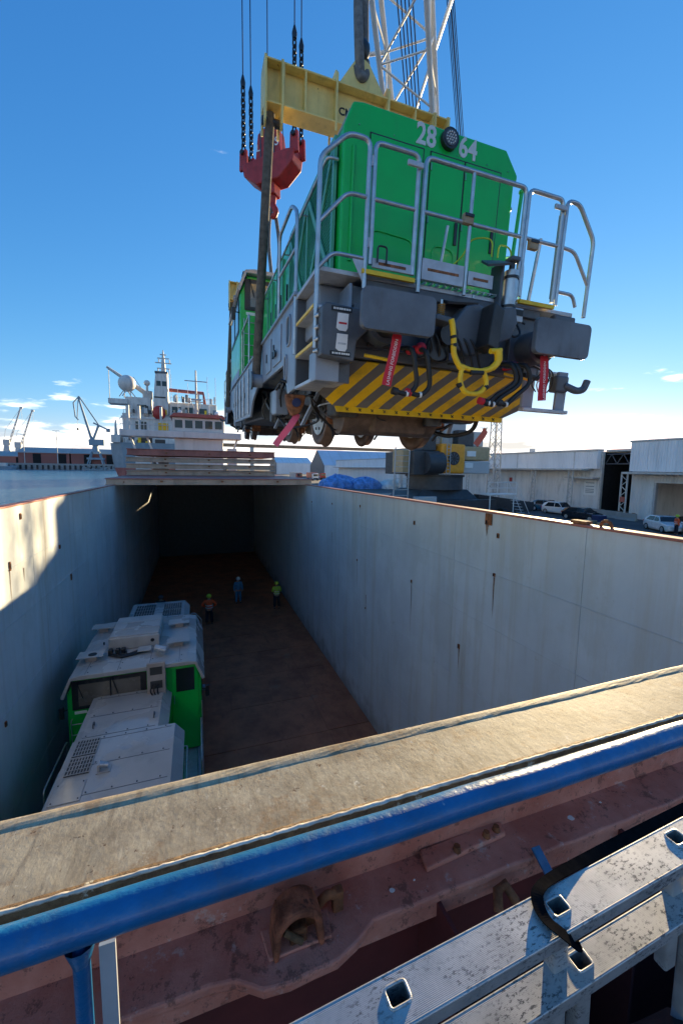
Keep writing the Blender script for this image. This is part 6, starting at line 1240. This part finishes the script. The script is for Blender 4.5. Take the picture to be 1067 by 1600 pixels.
def smallboat(x, y, label):
    e = empty('work_boat', (x, y, -2)); tag(e, label, 'boat'); MB().loft([[(-9, -2, 0), (8, -2, 0), (11, 0, 0), (8, 2, 0), (-9, 2, 0)], [(-10, -3, 4), (9, -3, 4), (14, 0, 5), (9, 3, 4), (-10, 3, 4)]]).build('hull', 'craneblue', e); MB().box(-5, 3, -2.2, 2.2, 4, 8).build('cabin', 'shipwhite', e, bevel=.2)
smallboat(-222, 612, 'small blue work boat at the left end of the far quay')

# ================================================================== PEOPLE
def skin(name, pts, edges, m_, parent, sub=2):
    me = bpy.data.meshes.new(name); me.from_pydata([p[:3] for p in pts], edges, []); o = bpy.data.objects.new(name, me); C.objects.link(o); o.parent = parent
    md = o.modifiers.new('skin', 'SKIN'); md.use_smooth_shade = True
    for i, p in enumerate(pts):
        sv = me.skin_vertices[0].data[i]; r = p[3]; sv.radius = r if isinstance(r, tuple) else (r, r); sv.use_root = (i == 0)
    sb = o.modifiers.new('sub', 'SUBSURF'); sb.levels = sub; sb.render_levels = sub; me.materials.append(M[m_]); return o
def person(label, loc, rz, pose, trousers, jacket, helmet, band=True, group='workers'):
    e = empty('person', loc, rz); tag(e, label, 'person', group)
    if pose == 'akimbo': arm = lambda s: [(s * .20, 0, 1.42), (s * .40, .05, 1.20), (s * .22, -.10, 1.04), (s * .16, -.13, 1.0)]
    elif pose == 'chest': arm = lambda s: [(s * .20, 0, 1.42), (s * .27, .0, 1.15), (s * .14, -.22, 1.28), (s * .09, -.25, 1.34)]
    else: arm = lambda s: [(s * .20, 0, 1.42), (s * .27, .02, 1.13), (s * .26, -.05, .88), (s * .25, -.07, .79)]
    pts = [(0, 0, .95, (.16, .12)), (0, .01, 1.15, (.145, .11)), (0, 0, 1.38, (.18, .12)), (0, 0, 1.50, .065), (0, -.01, 1.58, .075), (0, -.015, 1.66, .10), (0, -.01, 1.73, .085)]
    ed = [(0, 1), (1, 2), (2, 3), (3, 4), (4, 5), (5, 6)]
    for s in (-1, 1):
        a = arm(s); b0 = len(pts); pts += [(*a[0], .07), (*a[1], .05), (*a[2], .042), (*a[3], .045)]; ed += [(2, b0), (b0, b0 + 1), (b0 + 1, b0 + 2), (b0 + 2, b0 + 3)]
        b0 = len(pts); pts += [(s * .10, 0, .86, .095), (s * .125, -.01, .48, .068), (s * .14, .02, .10, .05), (s * .15, -.12, .045, .042)]; ed += [(0, b0), (b0, b0 + 1), (b0 + 1, b0 + 2), (b0 + 2, b0 + 3)]
    skin('body', pts, ed, 'skin', e)
    # trousers
    tp = [(0, 0, .96, (.175, .135))]; te = []
    for s in (-1, 1): b0 = len(tp); tp += [(s * .10, 0, .84, .112), (s * .127, -.01, .48, .09), (s * .142, .02, .09, .078)]; te += [(0, b0), (b0, b0 + 1), (b0 + 1, b0 + 2)]
    skin('trousers', tp, te, trousers, e)
    jp = [(0, 0, 1.15, (.185, .15)), (0, 0, .92, (.185, .15)), (0, 0, 1.38, (.205, .145)), (0, 0, 1.48, .09)]; je = [(0, 1), (0, 2), (2, 3)]
    for s in (-1, 1): a = arm(s); b0 = len(jp); jp += [(*a[0], .092), (*a[1], .072), (*a[2], .06)]; je += [(2, b0), (b0, b0 + 1), (b0 + 1, b0 + 2)]
    skin('jacket', jp, je, jacket, e)
    if band:
        for z, rx, ry in ((1.02, .195, .16), (1.16, .197, .162)): MB().tube([(rx * math.cos(a * .393), ry * math.sin(a * .393), z) for a in range(16)], .022, 6, closed=True).build('reflective_band', 'silver', e)
    for s in (-1, 1): MB().sphere((s * .145, -.06, .05), .05, (1, 2.6, .95), 10, 6).build('boot', 'black', e)
    hm = MB().sphere((0, 0, 1.70), .135, (1, 1.15, .95), 14, 8).build('helmet', helmet, e); MB().tube([(.14 * math.cos(a * .393), .165 * math.sin(a * .393) - .015, 1.70) for a in range(16)], .014, 6, closed=True).build('helmet_brim', helmet, hm)
    f = MB(); f.sphere((-.035, -.118, 1.645), .012, n=6, m=4); f.sphere((.035, -.118, 1.645), .012, n=6, m=4); f.sphere((0, -.125, 1.615), .018, (.8, 1, 1.3), 6, 4); f.box(-.03, .03, -.118, -.108, 1.575, 1.585); f.build('face', 'skin', e)
    return e
G2 = 'workers in the hold'
person('worker in orange hi-vis jacket with hands on hips beside the lower locomotive', (.55, 24.0, ZF), R(175), 'akimbo', 'navy', 'orange', 'lime', True, G2)
person('worker in light blue coveralls and white helmet in the middle of the hold', (2.51, 27.3, ZF), R(10), 'down', 'coverall', 'coverall', 'white', False, G2)
person('worker in yellow vest near the right hold wall', (4.78, 25.5, ZF), R(-5), 'chest', 'navy', 'lime', 'lime', True, G2)
person('dark-clothed worker behind the far end of the lower locomotive', (-2.05, 24.6, ZF), R(0), 'down', 'navy', 'navy', 'dkgrey', False, G2)
person('worker mostly hidden behind the lower locomotive, yellow helmet showing', (-.62, 20.6, ZF), R(180), 'down', 'navy', 'navy', 'lime', False, G2)
person('quay worker in orange vest beside the small white hatchback', (40.3, 23.5, 0), R(60), 'down', 'navy', 'orange', 'lime', True, 'workers on the quay')
person('second quay worker in orange vest at the right edge', (40.9, 23.2, 0), R(200), 'down', 'navy', 'orange', 'lime', True, 'workers on the quay')

# ================================================================== LADDER AND STRAP IN THE FOREGROUND
U = Vector((.997, -.001, .082)).normalized()
def frame(T1, Wv):
    Wv = Vector(Wv); Wv = (Wv - U * Wv.dot(U)).normalized(); n = U.cross(Wv)
    return Matrix(((U.x, Wv.x, n.x, T1[0]), (U.y, Wv.y, n.y, T1[1]), (U.z, Wv.z, n.z, T1[2]), (0, 0, 0, 1)))   # local: x along, y across, z away from camera
lad_ = empty('ladder'); tag(lad_, 'scratched aluminium extension ladder lying in the right foreground', 'ladder')
def ladder_rail(T1, Wv, wd, holes, rungdir):
    fm = frame(T1, Wv); g = empty('rail_frame', parent=lad_); g.matrix_local = fm
    hl = .0165; hh = .0125
    xs = sorted(holes); x0, x1 = -1.6, .9
    mb = MB(); th = .003; f0 = 0.
    def quad(xa, xb, ya, yb): mb.box(xa, xb, ya, yb, 0, th)
    cur = x0
    for h_, yc in xs:
        quad(cur, h_ - hl, 0, wd); quad(h_ - hl, h_ + hl, 0, yc - hh); quad(h_ - hl, h_ + hl, yc + hh, wd); cur = h_ + hl
    quad(cur, x1, 0, wd)
    mb.box(x0, x1, -.0, .003, th, .026); mb.box(x0, x1, wd - .003, wd, th, .026)
    mb.tube([(x0, .0015, .0025), (x1, .0015, .0025)], .0028, 8); mb.tube([(x0, wd - .0015, .0025), (x1, wd - .0015, .0025)], .0028, 8)
    mb.build('side_rail', 'alu', g)
    for h_, yc in xs:
        ring = rpath([(h_ - hl, yc - hh, 0), (h_ + hl, yc - hh, 0), (h_ + hl, yc + hh, 0), (h_ - hl, yc + hh, 0)], .006, 4, True)
        sk = MB(); secs = [[(p.x, p.y, z) for p in ring] for z in (-.0015, .05, .30)]; sk.loft(secs, caps=False, smooth=True); sk.build('rung', 'alu', g)
        MB().tube(ring, .0022, 6, closed=True).build('rung_collar', 'alu', g)
    return g
ladder_rail((.923, .471, 4.80), (0, -1, -.03), .062, [(-.972, .028), (-.668, .028), (-.366, .028), (-.060, .024), (.245, .024), (.55, .024), (-1.275, .028)], None)
ladder_rail((.915, .454, 4.68), (0, -1, -.03), .049, [(-.306, .021), (-.61, .021), (-.002, .021), (.303, .021), (-.915, .021)], None)
# strap looped round the ladder rail
fm = frame((.923, .471, 4.80), (0, -1, -.03))
def S_(x, y, z): return fm @ Vector((x, y, z))
path = [S_(.35, -.010, .006), S_(.1, -.011, .005), S_(-.15, -.012, .003), S_(-.32, -.010, .0), S_(-.378, .0, -.006), S_(-.398, .018, -.006), S_(-.403, .040, -.006), S_(-.396, .058, -.005), S_(-.385, .068, .004), S_(-.374, .070, .018), S_(-.366, .062, .032), S_(-.360, .045, .038), S_(-.355, .02, .040)]
pp = curve(path, 6); secs = []
nrm = (fm.to_3x3() @ Vector((0, 0, -1)))
for i, p in enumerate(pp):
    t = (pp[min(i + 1, len(pp) - 1)] - pp[max(i - 1, 0)]).normalized(); sd_ = t.cross(nrm).normalized(); wv = .0105
    nn = sd_.cross(t)
    tw_ = sd_ * .92 + nn * .25 * math.sin(i * .2)
    secs.append([p - tw_ * wv, p + tw_ * wv, p + tw_ * wv + nn * .002, p - tw_ * wv + nn * .002])
mbs = MB(); mbs.loft(secs, smooth=False); st = mbs.build('webbing_strap', 'strapblack' if 'strapblack' in M else 'black'); tag(st, 'black webbing strap looped round the ladder rail', 'strap')
bgm = MB(); secs = []
for j in range(9):
    t = j / 8; secs.append([(.86 + (.16 + .03 * math.sin(3 * a * .4)) * math.sin(math.pi * (.12 + .8 * t)) * math.cos(a * .4488), .43 + .07 * math.sin(math.pi * (.12 + .8 * t)) * math.sin(a * .4488), 4.24 + .10 * t + .012 * math.sin(a * 2 + j)) for a in range(14)])
bgm.loft(secs, smooth=True); bg_ = bgm.build('bag', 'black'); tag(bg_, 'black bag in the bottom right corner under the ladder', 'bag')
